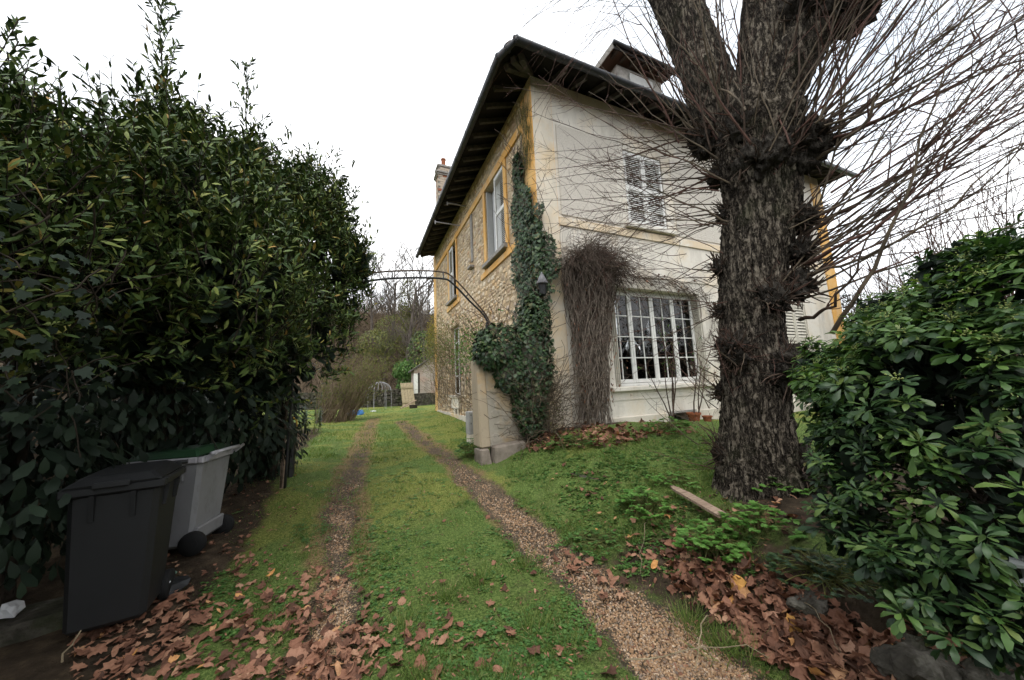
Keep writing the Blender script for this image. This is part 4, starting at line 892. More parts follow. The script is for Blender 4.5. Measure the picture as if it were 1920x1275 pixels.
nn_ = 7000; Q, dd = on_path(G[RNG.integers(0, n, nn_)], RNG.uniform(.35, 1, nn_)); V, F = scatter(LANCE, Q, unit(dd+rdir(nn_)*.8), rdir(nn_), RNG.uniform(.05, .09, nn_)); npmesh('leaves', V, F, M['olive_leaf'], sh)

# ================================================================== RIGHT: MEXICAN ORANGE SHRUB
cho = empty('evergreen_shrub', ground_np(np.array([1900.]), np.array([1010.]))[0], 'big glossy evergreen shrub with whorled leaves and yellow-green buds beside the trunk', 'shrub')
def whorl(seed, buds):
    r = np.random.default_rng(seed); parts = []; n0 = r.integers(9, 13)
    pos, D, Nn, sc = [], [], [], []
    for lay in range(2):
        n = n0 if lay == 0 else 6
        for i in range(n):
            a = 2*np.pi*(i+.5*lay)/n + r.uniform(-.25, .25); el = (-.08 if lay == 0 else .35) + r.uniform(-.22, .22)
            d = np.array([np.cos(a)*np.cos(el), np.sin(a)*np.cos(el), np.sin(el)]); pos.append(d*.012+np.array([0, 0, .012*lay])); D.append(d); Nn.append(np.array([-np.sin(el)*np.cos(a), -np.sin(el)*np.sin(a), np.cos(el)])+r.normal(size=3)*.22); sc.append(r.uniform(.05, .078)*(.75 if lay else 1))
    # a lower tier of older leaves
    for i in range(6):
        a = r.uniform(0, 6.283); el = r.uniform(-.75, -.2); d = np.array([np.cos(a)*np.cos(el), np.sin(a)*np.cos(el), np.sin(el)]); pos.append(np.array([0, 0, -.045])+d*.02); D.append(d); Nn.append(np.array([0, 0, 1.0])+r.normal(size=3)*.35); sc.append(r.uniform(.055, .08))
    pos, D, Nn, sc = map(np.array, (pos, D, Nn, sc)); h_ = r.uniform(size=len(pos)) < .5; sc = sc*r.uniform(.7, 1.1, len(sc)); V, F = merge([scatter(OBOV, pos[h_], D[h_], Nn[h_], sc[h_]), scatter(OBOV2, pos[~h_], D[~h_], Nn[~h_], sc[~h_]*1.1)]); mi = np.zeros(len(F), int)
    if buds:
        n = 16; u = r.normal(size=(n, 3))*np.array([.012, .012, .007]) + np.array([0, 0, .026]); Vb, Fb = scatter(PEB, u, r.normal(size=(n, 3)), r.normal(size=(n, 3)), np.full(n, .0045)); F = np.vstack([F, Fb+len(V)]); V = np.vstack([V, Vb]); mi = np.r_[mi, np.ones(len(Fb), int)]
    return V, F, mi, seed % 3 == 0
WH = [whorl(i, i < 4) for i in range(10)]
def whmesh(w):
    me = bpy.data.meshes.new('leaf_whorl'); me.from_pydata([tuple(map(float, p)) for p in w[0]], [], [tuple(map(int, f)) for f in w[1]]); me.materials.append(M['choisya_young' if w[3] else 'choisya']); me.materials.append(M['choisya_bud']); me.polygons.foreach_set('material_index', w[2].tolist()); me.polygons.foreach_set('use_smooth', [True]*len(me.polygons)); me.update(); return me
WM = [whmesh(w) for w in WH]
def sb(u, v, d, ru, rv, dd=None): c = far(u, v, d); s = d/FPX*((c-EYE)@CF/d)*1.0; return [c[0], c[1], c[2], ru*s, dd or ru*s, rv*s]
CB = [sb(1800,740,2.2,190,190), sb(1640,740,2.5,110,110), sb(1890,580,2.3,160,110), sb(1770,660,2.5,140,100), sb(1720,900,2.15,140,150), sb(1860,960,2.1,190,160), sb(1620,870,2.3,80,140), sb(1960,800,2.2,150,250), sb(1800,1070,2.05,150,70), sb(1640,990,2.15,90,90), sb(1840,1150,2.0,120,50), sb(1560,700,2.7,60,60), sb(1680,590,2.7,70,40), sb(1830,490,2.6,80,40), sb(2050,700,2.2,200,300)]
p, nn = blob_points(CB, 1150, (.76, 1.08)); kk = RNG.uniform(0, 1, len(p)) < np.clip(.36+(p[:, 2]-.6)*.55, .36, 1); p, nn = p[kk], nn[kk]; ax = unit(nn*.42+np.array([0, 0, 1.0])+RNG.normal(size=p.shape)*.22)
vis = (nn*(unit(EYE-p))).sum(1)/np.linalg.norm(p-EYE, axis=1); proj = np.stack([((p-EYE)@CR)/((p-EYE)@CF)*FPX+CX, ((p-EYE)@CD)/((p-EYE)@CF)*FPX+CY], -1)
inf = (proj[:, 0] < 1930) & (proj[:, 1] < 1285) & (((p-EYE)@CF) > .3); order = np.argsort(-(vis + inf*10)); restP = []
hz = (p[:, 2]-1.45)
for k_, i in enumerate(order):
    z = ax[i]; x = unit(np.cross(z, rdir(1)[0])); y = np.cross(z, x); s = RNG.uniform(.60, 1.0); w = int(RNG.integers(0, 4)) if (hz[i] > -.05 and RNG.random() < .6) else int(RNG.integers(4, 10))
    if k_ < 290:
        o = bpy.data.objects.new('leaf_whorl', WM[w]); col.objects.link(o); o.parent = cho; mm = Matrix([[*(v*s)] for v in np.stack([x, y, z], 1)]).to_4x4(); mm.translation = Vector(p[i])-Vector(cho.location); o.matrix_local = mm
    else:
        V, F, mi, _y = WH[w]; restP.append(((V*s)@np.stack([x, y, z]) + p[i], F[mi == 0]))
V, F = merge(restP); tag(npmesh('foliage_mass', V, F, M['choisya'], cho), kind='stuff')
p, nn = blob_points(CB, 4200, (.2, .74)); V, F = scatter(OVAL, p, unit(nn+rdir(4200)), rdir(4200), RNG.uniform(.055, .085, 4200)); npmesh('inner_foliage', V, F, M['bay_dark'], cho)  # interior shade of the shrub painted as near-black leaves
p, nn = blob_points(CB, 110, (.5, .8)); base = np.array(cho.location); t = np.linspace(0, 1, 6)[None, :, None]; A = base[None]+RNG.normal(size=(110, 3))*np.array([.15, .15, .02]); G = A[:, None]*(1-t)+p[:, None]*t + np.array([0, 0, .12])*np.sin(t*np.pi); V, F = tubes(G, np.linspace(.009, .003, 6)[None]*np.ones((110, 1)), 4); npmesh('stems', V, F, M['hedge_wood'], cho)
# pale double rail glimpsed behind the shrub at the right edge
a = far(1885, 1052, 1.9); c = far(1990, 1070, 1.9); pr = empty('pale_rail', a, 'pale grey double rail glimpsed behind the shrub at the right edge', 'rail')
for dz in (0, -.05):
    b = MB(); b.tube([a+np.array([0, 0, dz]), c+np.array([0, 0, dz])], .014, 8); b.build('bar', M['white_plastic'], pr)
for q in (a*.6+c*.4, c):
    b = MB(); b.tube([(q[0], q[1], q[2]+.02), (q[0]+.01, q[1], tz(q[0], q[1])-.05)], .012, 6); b.build('post', M['lead_grey'], pr)

# ================================================================== GATE PIER, ARCH, CABINET, LAMP, POST
pier = empty('gate_pier', (1.75, 5.4, .3), 'low rendered gate pier with orange end joined to the house corner under ivy', 'pier')
b = MB(); b.hexa([(1.74,5.28,.50),(3.0,5.28,.55),(3.0,5.62,.55),(1.74,5.62,.50),(1.72,5.30,1.95),(3.0,5.30,2.5),(3.0,5.60,2.5),(1.72,5.60,1.95)])
o = b.build('wall', [M['pier_plaster'], M['worn_orange']], pier, bevel=.03)
for f in o.data.polygons: f.material_index = 1 if f.normal.x < -.7 else 0
b = MB(); b.hexa([(1.715,5.262,.52),(1.90,5.262,.52),(1.90,5.64,.52),(1.715,5.64,.52),(1.70,5.28,1.93),(1.84,5.28,1.93),(1.84,5.62,1.93),(1.70,5.62,1.93)]); b.build('end_render', M['worn_orange'], pier, bevel=.025)
b = MB(); b.hexa([(1.86,5.0,.15),(2.42,5.0,.25),(2.42,5.26,.25),(1.86,5.26,.15),(1.88,5.03,.56),(2.40,5.05,.60),(2.40,5.26,.60),(1.88,5.26,.56)]); b.build('base_block', M['footing_stone'], pier, bevel=.02)
b = MB(); b.hexa([(1.70,5.2,.1),(1.85,5.0,.1),(1.85,5.26,.1),(1.70,5.6,.1),(1.71,5.24,.51),(1.84,5.2,.52),(1.84,5.26,.52),(1.71,5.6,.5)]); b.build('footing', M['footing_stone'], pier, bevel=.02)
rr = random.Random(5)
for i in range(30):
    x = 1.98+(i % 5)*.185+rr.uniform(-.03, .03)+(.08 if (i//5) % 2 else 0); zz = .64+(i//5)*.185+rr.uniform(-.03, .03); w, h = rr.uniform(.06, .098), rr.uniform(.06, .095)
    ring = [(x+w*math.cos(a)*rr.uniform(.85, 1.1), zz+h*math.sin(a)*rr.uniform(.85, 1.1)) for a in np.linspace(0, 6.283, 8)[:-1]]; n = 7
    V = [(q[0], 5.295, q[1]) for q in ring]+[(x+(q[0]-x)*.85, 5.279-rr.uniform(0, .006), zz+(q[1]-zz)*.85) for q in ring]; b = MB(); b.add(V, [tuple(range(n, 2*n))]+[(j, (j+1) % n, n+(j+1) % n, n+j) for j in range(n)]); b.build('stone', M['pier_plaster'], pier)
# metal arch over the drive
arch = empty('metal_arch', (.4, 5.4, .3), 'rusty metal garden arch of two rails spanning the drive', 'arch')
def archpath(off, y):
    pts = [(1.98-off*.3, y, .35), (1.97-off*.3, y, 2.3)]
    pts += [(2.0-off*.5, y, 2.62), (1.72-off*.55, y, 2.98-off*.45), (1.38-off*.2, y, 3.33-off*.9), (1.16, y, 3.40-off), (.61, y, 3.36-off), (.15, y, 3.28-off), (-.35, y, 3.12-off), (-.65+off*.3, y, 2.85-off*.6), (-.85+off*.4, y, 2.4), (-.93+off*.4, y, .3)]
    return pts
def smooth(P, k=5):
    P = np.array(P, float); out = []
    for i in range(len(P)-1):
        p0, p1, p2, p3 = P[max(i-1, 0)], P[i], P[i+1], P[min(i+2, len(P)-1)]
        for t in np.linspace(0, 1, k, endpoint=False): out.append(.5*(2*p1+(p2-p0)*t+(2*p0-5*p1+4*p2-p3)*t*t+(3*p1-p0-3*p2+p3)*t**3))
    return out+[P[-1]]
ra, rb = smooth(archpath(.0, 5.47)), smooth(archpath(.14, 5.40))
b = MB(); b.tube(ra, .014, 7); b.build('outer_rail', M['rusty_iron'], arch, True); b = MB(); b.tube(rb, .017, 7); b.build('inner_rail', M['black_iron'], arch, True)
for i in range(4, len(ra)-3, 4):
    b = MB(); b.tube([ra[i], rb[i]], .011, 6); b.build('rung', M['black_iron'], arch)
# meter cabinet behind the pier
mc = empty('meter_cabinet', (2.15, 7.0, .3), 'small grey meter cabinet with hinged door on a stone block behind the gate pier', 'cabinet')
part_box('stand', M['plinth'], 2.06, 2.40, 6.96, 7.25, .2, .52, mc, .01); part_box('box', M['cabinet_grey'], 2.05, 2.42, 6.99, 7.25, .521, .98, mc, .005)
part_box('door', M['cabinet_grey'], 2.065, 2.405, 6.97, 6.988, .67, .965, mc, .004); part_box('lower_flap', M['cabinet_grey'], 2.065, 2.405, 6.97, 6.988, .53, .66, mc, .004)
for zz in (.73, .9): b = MB(); b.tube([(2.085, 6.962, zz), (2.085, 6.962, zz+.03)], .007, 6); b.build('hinge', M['black_iron'], mc)
# lantern on the corner
lp = empty('wall_lantern', (2.93, 5.2, 3.2), 'lantern with a conical lead-grey shade fixed in the ivy at the house corner', 'lantern')
b = MB(); b.lathe((2.90, 5.12, 3.22), [(.105, 0), (.11, .01), (.045, .15), (.022, .18), (.016, .2), (.008, .22)], 16); b.build('shade', M['lamp_grey'], lp, True)
b = MB(); b.lathe((2.90, 5.12, 3.0), [(.03, 0), (.06, .03), (.075, .2), (.07, .215)], 10); b.build('glass_body', M['black_iron'], lp)
b = MB(); b.tube([(3.0, 5.36, 3.1), (2.97, 5.25, 3.2), (2.93, 5.16, 3.24), (2.90, 5.12, 3.2)], .01, 6); b.build('bracket', M['black_iron'], lp)
# posts at the hedge foot
p = ground(543, 893); b = MB(); b.tube([(p[0], p[1], p[2]-.1), (p[0]+.01, p[1], p[2]+.75)], [.055, .05], 8); o = b.build('gate_post', M['black_iron']); tag(o, 'black gate post standing under the hedge', 'post')
q = ground(528, 915); b = MB(); b.hexa([(q[0]-.025, q[1]-.02, q[2]-.1), (q[0]+.025, q[1]-.02, q[2]-.1), (q[0]+.025, q[1]+.02, q[2]-.1), (q[0]-.025, q[1]+.02, q[2]-.1), (q[0]-.02, q[1]-.02, q[2]+.36), (q[0]+.03, q[1]-.02, q[2]+.40), (q[0]+.03, q[1]+.02, q[2]+.40), (q[0]-.02, q[1]+.02, q[2]+.36)]); tag(b.build('wooden_stake', M['plank'], None, bevel=.005), 'short weathered wooden stake beside the black gate post', 'stake')
c = on_y(549, 795, p[1]-.03); b = MB(); b.tube([c+np.array([.05*math.cos(a), .0, .09*math.sin(a)]) for a in np.linspace(-1.9, 2.2, 12)], .012, 6); tag(b.build('strap', M['strap_yellow'], None, True), 'faded yellow strap loop hanging above the black gate post', 'strap')

# ================================================================== CLIMBERS ON THE HOUSE
def wall_leaves(name, label, pts, nor, size, mat, extra_stems=0, cat='climber', base=None):
    n = len(pts); o = empty(name, base if base is not None else pts[np.argmin(pts[:, 2])], label, cat)
    D = unit(np.array([[0, 0, -1.0]])*.9 + rdir(n)*.5 + nor*.3); V, F = scatter(IVYL, pts, D, unit(nor+rdir(n)*.45+np.array([0, 0, .25])), RNG.uniform(.6, 1.3, n)*size); npmesh('leaves', V, F, M[mat], o)
    if extra_stems:
        i = RNG.integers(0, n, extra_stems); G = grow(pts[i]-nor[i]*.03, np.array([[0, 0, 1.0]])+rdir(extra_stems)*.7, RNG.uniform(.3, 1.1, extra_stems), 7, (0, 0, 0), .2); V, F = tubes(G, np.full((extra_stems, 7), .005), 4); tag(npmesh('stems', V, F, M['grey_vine'], o), kind='stuff')
    return o
# ivy on the flank by the corner: column widening downwards, wrapping round the corner
n = 6200; zt = RNG.uniform(0, 1, n)**.85; zz = 1.6 + zt*4.7
yc = np.interp(zz, [1.6, 2.6, 3.6, 4.5, 5.3, 6.3], [5.55, 5.55, 5.6, 5.72, 5.86, 5.98]); hw_ = np.interp(zz, [1.6, 2.6, 3.6, 4.5, 5.3, 6.3], [.55, .55, .55, .46, .30, .10])
yy = yc + RNG.uniform(-1, 1, n)*hw_*(1+.25*np.sin(zz*5.3)+.15*np.sin(zz*11)); dp = .04 + RNG.uniform(0, .16, n)*np.interp(zz, [1.6, 4, 6.3], [1.4, 1, .3])
onf = yy < YW-.02; yy = np.where((zz < 3.1) & (yy < YW-.05), YW+.1+RNG.uniform(0, .3, n), yy); onf = yy < YW-.02; pts = np.where(onf[:, None], np.stack([XW+np.minimum(YW-yy, .34)*.9-.03, YW-.04-dp, zz], -1), np.stack([XW-.04-dp, yy, zz], -1)); nor = np.where(onf[:, None], np.array([[-.25, -1, 0]]), np.array([[-1, -.35, 0]]))
wall_leaves('corner_ivy', 'column of dark green ivy climbing the corner of the house to the upper band', pts, unit(nor), .066, 'ivy', 90, base=(3.0, 5.3, .7))
# thin yellowish tips above it
n = 240; zz = RNG.uniform(5.6, 7.0, n); pts = np.stack([np.full(n, XW-.06), 5.62+RNG.normal(size=n)*.13, zz], -1); G = grow(pts, np.array([[0, 0, 1.0]])+rdir(n)*.35, RNG.uniform(.1, .45, n), 5, (0, 0, .2), .1); G[:, :, 0] = np.minimum(G[:, :, 0], XW-.045); V, F = tubes(G, np.full((n, 5), .003), 3)
o = npmesh('ivy_tendrils', V, F, M['olive_leaf']); tag(o, 'fine olive tendrils spreading over the orange corner above the ivy', 'climber')
n = 620; zz = RNG.uniform(3.1, 5.0, n); dp = RNG.uniform(.02, .12, n); ss = RNG.uniform(-1, 1, n)*.14
pts = np.stack([XW-.05-dp+np.maximum(ss, 0), YW-.05-dp+np.maximum(-ss, 0), zz], -1); kk_ = zz < 4.5+.4*np.sin(ss*30); wall_leaves('corner_ivy', 'band of ivy leaves lapping round the orange corner edge above the lantern', pts[kk_], unit(np.tile(np.array([[-1., -1., 0]]), (int(kk_.sum()), 1))), .08, 'ivy', 14, base=(3.0, 5.3, 3.0))
# ivy mound smothering the gate pier
ivy_mass('pier_ivy', 'thick mound of dark ivy smothering the gate pier below the arch', 'climber', [[2.12, 5.30, 2.15, .44, .30, .36], [2.45, 5.32, 1.75, .48, .30, .5], [2.66, 5.25, 1.9, .38, .33, .8], [2.62, 5.2, 1.25, .28, .26, .5], [2.42, 5.24, 1.25, .16, .14, .42], [2.55, 5.12, .95, .22, .18, .3], [1.92, 5.28, 2.05, .26, .26, .3], [2.76, 5.2, 2.6, .26, .25, .5]], 5200, .07, 'ivy', base=(2.5, 5.3, .6), stems=160, wood='grey_vine', sl=.9)
# brown tangle below that ivy down to the ground
n = 420; st = np.stack([RNG.uniform(2.3, 3.12, n), RNG.uniform(4.95, 5.25, n), RNG.uniform(.5, 1.5, n)], -1); G = grow(st, np.array([[0, -.1, 1.0]])+rdir(n)*.9, RNG.uniform(.3, 1.0, n), 7, (0, 0, -.4), .25); V, F = tubes(G, RNG.uniform(.002, .006, (n, 1))*np.ones((1, 7)), 3); o = npmesh('bramble_tangle', V, F, M['twig_olive']); tag(o, 'brown tangle of dead stems at the foot of the ivied corner', 'bramble')
n = 500; pts = np.stack([RNG.uniform(2.45, 3.1, n), RNG.uniform(4.98, 5.2, n), RNG.uniform(.6, 1.3, n)], -1); V, F = scatter(LANCE, pts, rdir(n), rdir(n), RNG.uniform(.03, .06, n)); npmesh('leaves', V, F, M['olive_leaf'], o)
# dead creeper hanging like a curtain left of the big window
cu = empty('dead_creeper', (4.0, 5.2, .7), 'thick curtain of dead brown creeper stems hanging left of the large window', 'climber')
n = 420; xt = RNG.uniform(-1, 1, n); z0 = 3.98 - .40*np.abs(xt)**2 + RNG.normal(size=n)*.12 - RNG.exponential(.25, n); x0 = 3.95 + xt*.60; y0 = YW-.08-RNG.uniform(0, .28, n)*(1-.5*np.abs(xt))
zend = np.where(RNG.uniform(0, 1, n) < .45*(1-np.abs(xt)*.6), RNG.uniform(.5, 1.0, n), RNG.uniform(1.0, 3.2, n)); zend = np.minimum(zend, z0-.2); K = 11; t = np.linspace(0, 1, K)[None]; prof = np.interp(np.linspace(0, 1, K), [0, .25, .6, 1], [1.0, .80, .70, .80])[None]
ztop = z0[:, None]; Zp = ztop + (np.maximum(zend, .62)[:, None]-ztop)*t; wgl = RNG.normal(size=(n, K)).cumsum(1)*.026 + .03*np.sin(np.arange(K)[None]*RNG.uniform(.5, 2.2, (n, 1))+RNG.uniform(0, 6, (n, 1)))
Xp = np.interp(Zp, [.6, 2.0, 3.4, 4.0], [3.80, 3.86, 4.0, 4.05]) + (x0-3.95)[:, None]*np.interp(Zp, [.6, 1.0, 2.0, 2.8, 3.4, 4.0], [.62, .44, .46, .66, 1.02, 1.1]) + wgl; Yp = y0[:, None] - .06*np.sin(t*3.1) + RNG.normal(size=(n, K)).cumsum(1)*.006; Yp = np.minimum(Yp, YW-.03)
V, F = tubes(np.stack([Xp, Yp, Zp], -1), RNG.uniform(.003, .009, (n, 1))*np.linspace(1, .6, K)[None], 4); npmesh('hanging_stems', V, F, M['grey_vine'], cu)
n = 210; z1 = RNG.uniform(2.2, 4.0, n); z2 = np.maximum(.55, z1-RNG.uniform(.6, 2.6, n)); K = 16; t = np.linspace(0, 1, K)[None]; Zp = z1[:, None]*(1-t)+z2[:, None]*t; xt = RNG.uniform(-1, 1, n)[:, None]
Xp = np.interp(Zp, [.6, 2.0, 3.4, 4.0], [3.80, 3.86, 4.0, 4.05]) + xt*.62*np.interp(Zp, [.6, 1.0, 2.0, 2.8, 3.4, 4.0], [.66, .5, .52, .72, 1.02, 1.1]) + .09*np.sin(t*RNG.uniform(3, 14, (n, 1))+RNG.uniform(0, 6, (n, 1))) + RNG.normal(size=(n, K)).cumsum(1)*.012
Yp = YW-.30-RNG.uniform(0, .14, (n, 1))*(1-xt**2)+.12*xt**2 + .03*np.sin(t*RNG.uniform(4, 14, (n, 1))); V, F = tubes(np.stack([Xp, np.minimum(Yp, YW-.04), Zp], -1), RNG.uniform(.003, .0075, (n, 1))*np.ones((1, K)), 4); npmesh('outer_stems', V, F, M['pale_vine'], cu)
n = 1200; a = RNG.uniform(0, np.pi, n); pts = np.stack([4.08+.68*np.cos(a)*RNG.uniform(.4, 1, n), YW-.1-RNG.uniform(0, .3, n), 3.55+.45*np.sin(a)*RNG.uniform(.6, 1.05, n)], -1); G = grow(pts, rdir(n)*.8+np.array([[.1, -.1, .4]]), RNG.uniform(.2, .9, n), 7, (.15, -.2, -1.6), .22); V, F = tubes(G, np.full((n, 7), .0032), 3); npmesh('arching_stems', V, F, M['grey_vine'], cu)
n = 500; pts = np.stack([3.95+RNG.normal(size=n)*.25, YW-.15-RNG.uniform(0, .2, n), RNG.uniform(1, 3.8, n)], -1); V, F = scatter(LANCE, pts, rdir(n)*.5+np.array([[0, 0, -1.]]), rdir(n), RNG.uniform(.04, .09, n)); npmesh('dry_leaves', V, F, M['dead_leaf'], cu)
# creeper stems running along the facade above the window and down its right side
cr = empty('wall_creeper', (4.6, YW-.05, 3.7), 'thin leafless creeper stems running above and right of the large window', 'climber'); P_ = []
for i in range(46):
    x = RNG.uniform(4.3, 7.0); q = np.array([[x, YW-.03, 3.72-.05*(x-4.3)+RNG.normal()*.08]]); P_.append(grow(q, np.array([[1, 0, RNG.normal()*.5-.15]]), np.array([RNG.uniform(.4, 1.4)]), 9, (0, 0, -.5), .22)[0])
for i in range(34):
    q = np.array([[RNG.uniform(7.25, 8.1), YW-.03, RNG.uniform(1.0, 3.7)]]); P_.append(grow(q, np.array([[RNG.normal()*.6, 0, -1]]), np.array([RNG.uniform(.4, 1.3)]), 9, (0, 0, 0), .22)[0])
P_ = np.stack(P_); P_[:, :, 1] = YW-.03-np.abs(P_[:, :, 1]-YW)*.3; V, F = tubes(P_, np.full((len(P_), 9), .005), 4); npmesh('stems', V, F, M['twig'], cr)
n = 700; Q, dd = on_path(P_[RNG.integers(0, len(P_), n)], RNG.uniform(0, 1, n)); G = grow(Q, rdir(n)+np.array([[0, -.3, -.2]]), RNG.uniform(.05, .25, n), 4, (0, 0, -.3), .2); V, F = tubes(G, np.full((n, 4), .002), 3); tag(npmesh('fine_twigs', V, F, M['grey_vine'], cr), kind='stuff')
n = 60; Q, dd = on_path(P_[RNG.integers(0, len(P_), n)], RNG.uniform(0, 1, n)); V, F = scatter(IVYL, Q+np.array([0, -.03, 0]), rdir(n), rdir(n), RNG.uniform(.03, .06, n)); npmesh('dry_leaves', V, F, M['dead_leaf'], cr)
# climbing rose in front of the window
def rose(label, x, y, seeds, top):
    z0 = tz(x, y); o = empty('rose_bush', (x, y, z0), label, 'bush'); P_ = []
    for dx, ln in seeds: P_.append(grow(np.array([[x+RNG.normal()*.03, y, z0-.02]]), np.array([[dx, 0, 1.0]]), np.array([ln]), 9, (dx*.3, 0, .2), .06)[0])
    P_ = np.stack(P_); V, F = tubes(P_, np.linspace(.016, .005, 9)[None]*np.ones((len(P_), 1)), 5); npmesh('stems', V, F, M['twig'], o)
    n = 60; Q, dd = on_path(P_[RNG.integers(0, len(P_), n)], RNG.uniform(.5, 1, n)); G = grow(Q, dd+rdir(n)*.7, RNG.uniform(.1, .35, n), 5, (0, 0, .3), .12); V, F = tubes(G, np.full((n, 5), .003), 3); npmesh('twigs', V, F, M['twig_red'], o)
    m_ = top; Q, dd = on_path(G[RNG.integers(0, n, m_)], RNG.uniform(.3, 1, m_)); V, F = scatter(LANCE, Q, unit(rdir(m_)+np.array([[0, 0, -.3]])), rdir(m_), RNG.uniform(.035, .06, m_)); npmesh('leaves', V, F, M['weed'], o); return o
rose('leggy rose bush with few leaves left of the cellar vent, reaching up the window', 5.62, 5.08, [(-.42, 1.15), (-.2, 1.2), (.05, 2.0), (.14, 1.9), (.2, 1.3)], 150)
rose('leggy rose bush with few leaves right of the cellar vent below the window', 6.30, 5.10, [(-.1, 1.6), (.2, 1.3), (.35, 1.2)], 100)
# wire trellis and climber on the flank
trl = empty('wire_trellis', (2.92, 9.5, .6), 'wire trellis along the stone flank wall beside the lower window', 'trellis')
for zz in np.arange(.85, 2.9, .42):
    b = MB(); b.tube([(2.93, y, zz+.04*math.sin(y*2)) for y in np.arange(7.4, 14.6, .6)], .006, 4); b.build('wire', M['black_iron'], trl)
for y in np.arange(7.6, 14.6, .32):
    if 11.15 < y < 12.55: continue
    b = MB(); b.tube([(2.935, y, .62), (2.93, y+.02, 2.3)], .006, 4); b.build('upright', M['black_iron'], trl)
cl = empty('flank_climber', (2.85, 12.8, .55), 'straggling olive-yellow climber over the trellis and rear corner of the flank wall', 'climber')
n = 420; q = np.stack([2.9-RNG.uniform(0, .12, n), RNG.uniform(7.6, 15.0, n), RNG.uniform(.7, 2.9, n)], -1); G = grow(q, rdir(n)*.6+np.array([[0, 0, .9]]), RNG.uniform(.4, 1.5, n), 7, (-.2, 0, -.3), .18); G[:, :, 0] = np.minimum(G[:, :, 0], 2.95); V, F = tubes(G, np.full((n, 7), .005), 3); npmesh('stems', V, F, M['brush'], cl)
n = 2600; y = RNG.normal(13.2, 1.6, n); zz = np.clip(RNG.normal(3.1, .5, n), 1.9, 4.4); pts = np.stack([2.86-RNG.uniform(0, .35, n), y, zz], -1); V, F = scatter(LANCE, pts, rdir(n), rdir(n), RNG.uniform(.05, .1, n)); npmesh('leaves', V, F, M['olive_leaf'], cl)
n = 1100; pts = np.stack([2.84-RNG.uniform(0, .3, n), RNG.normal(14.3, .5, n), RNG.normal(3.9, .4, n)], -1); V, F = scatter(LANCE, pts, rdir(n), rdir(n), RNG.uniform(.04, .08, n)); npmesh('yellow_leaves', V, F, M['yellow_leaf'], cl)
n = 700; pts = np.stack([2.6-RNG.uniform(0, .3, n), RNG.normal(8.4, .8, n), RNG.normal(2.5, .35, n)], -1); V, F = scatter(OBOV, pts, rdir(n), rdir(n), RNG.uniform(.05, .1, n)); npmesh('broad_leaves', V, F, M['weed'], cl)

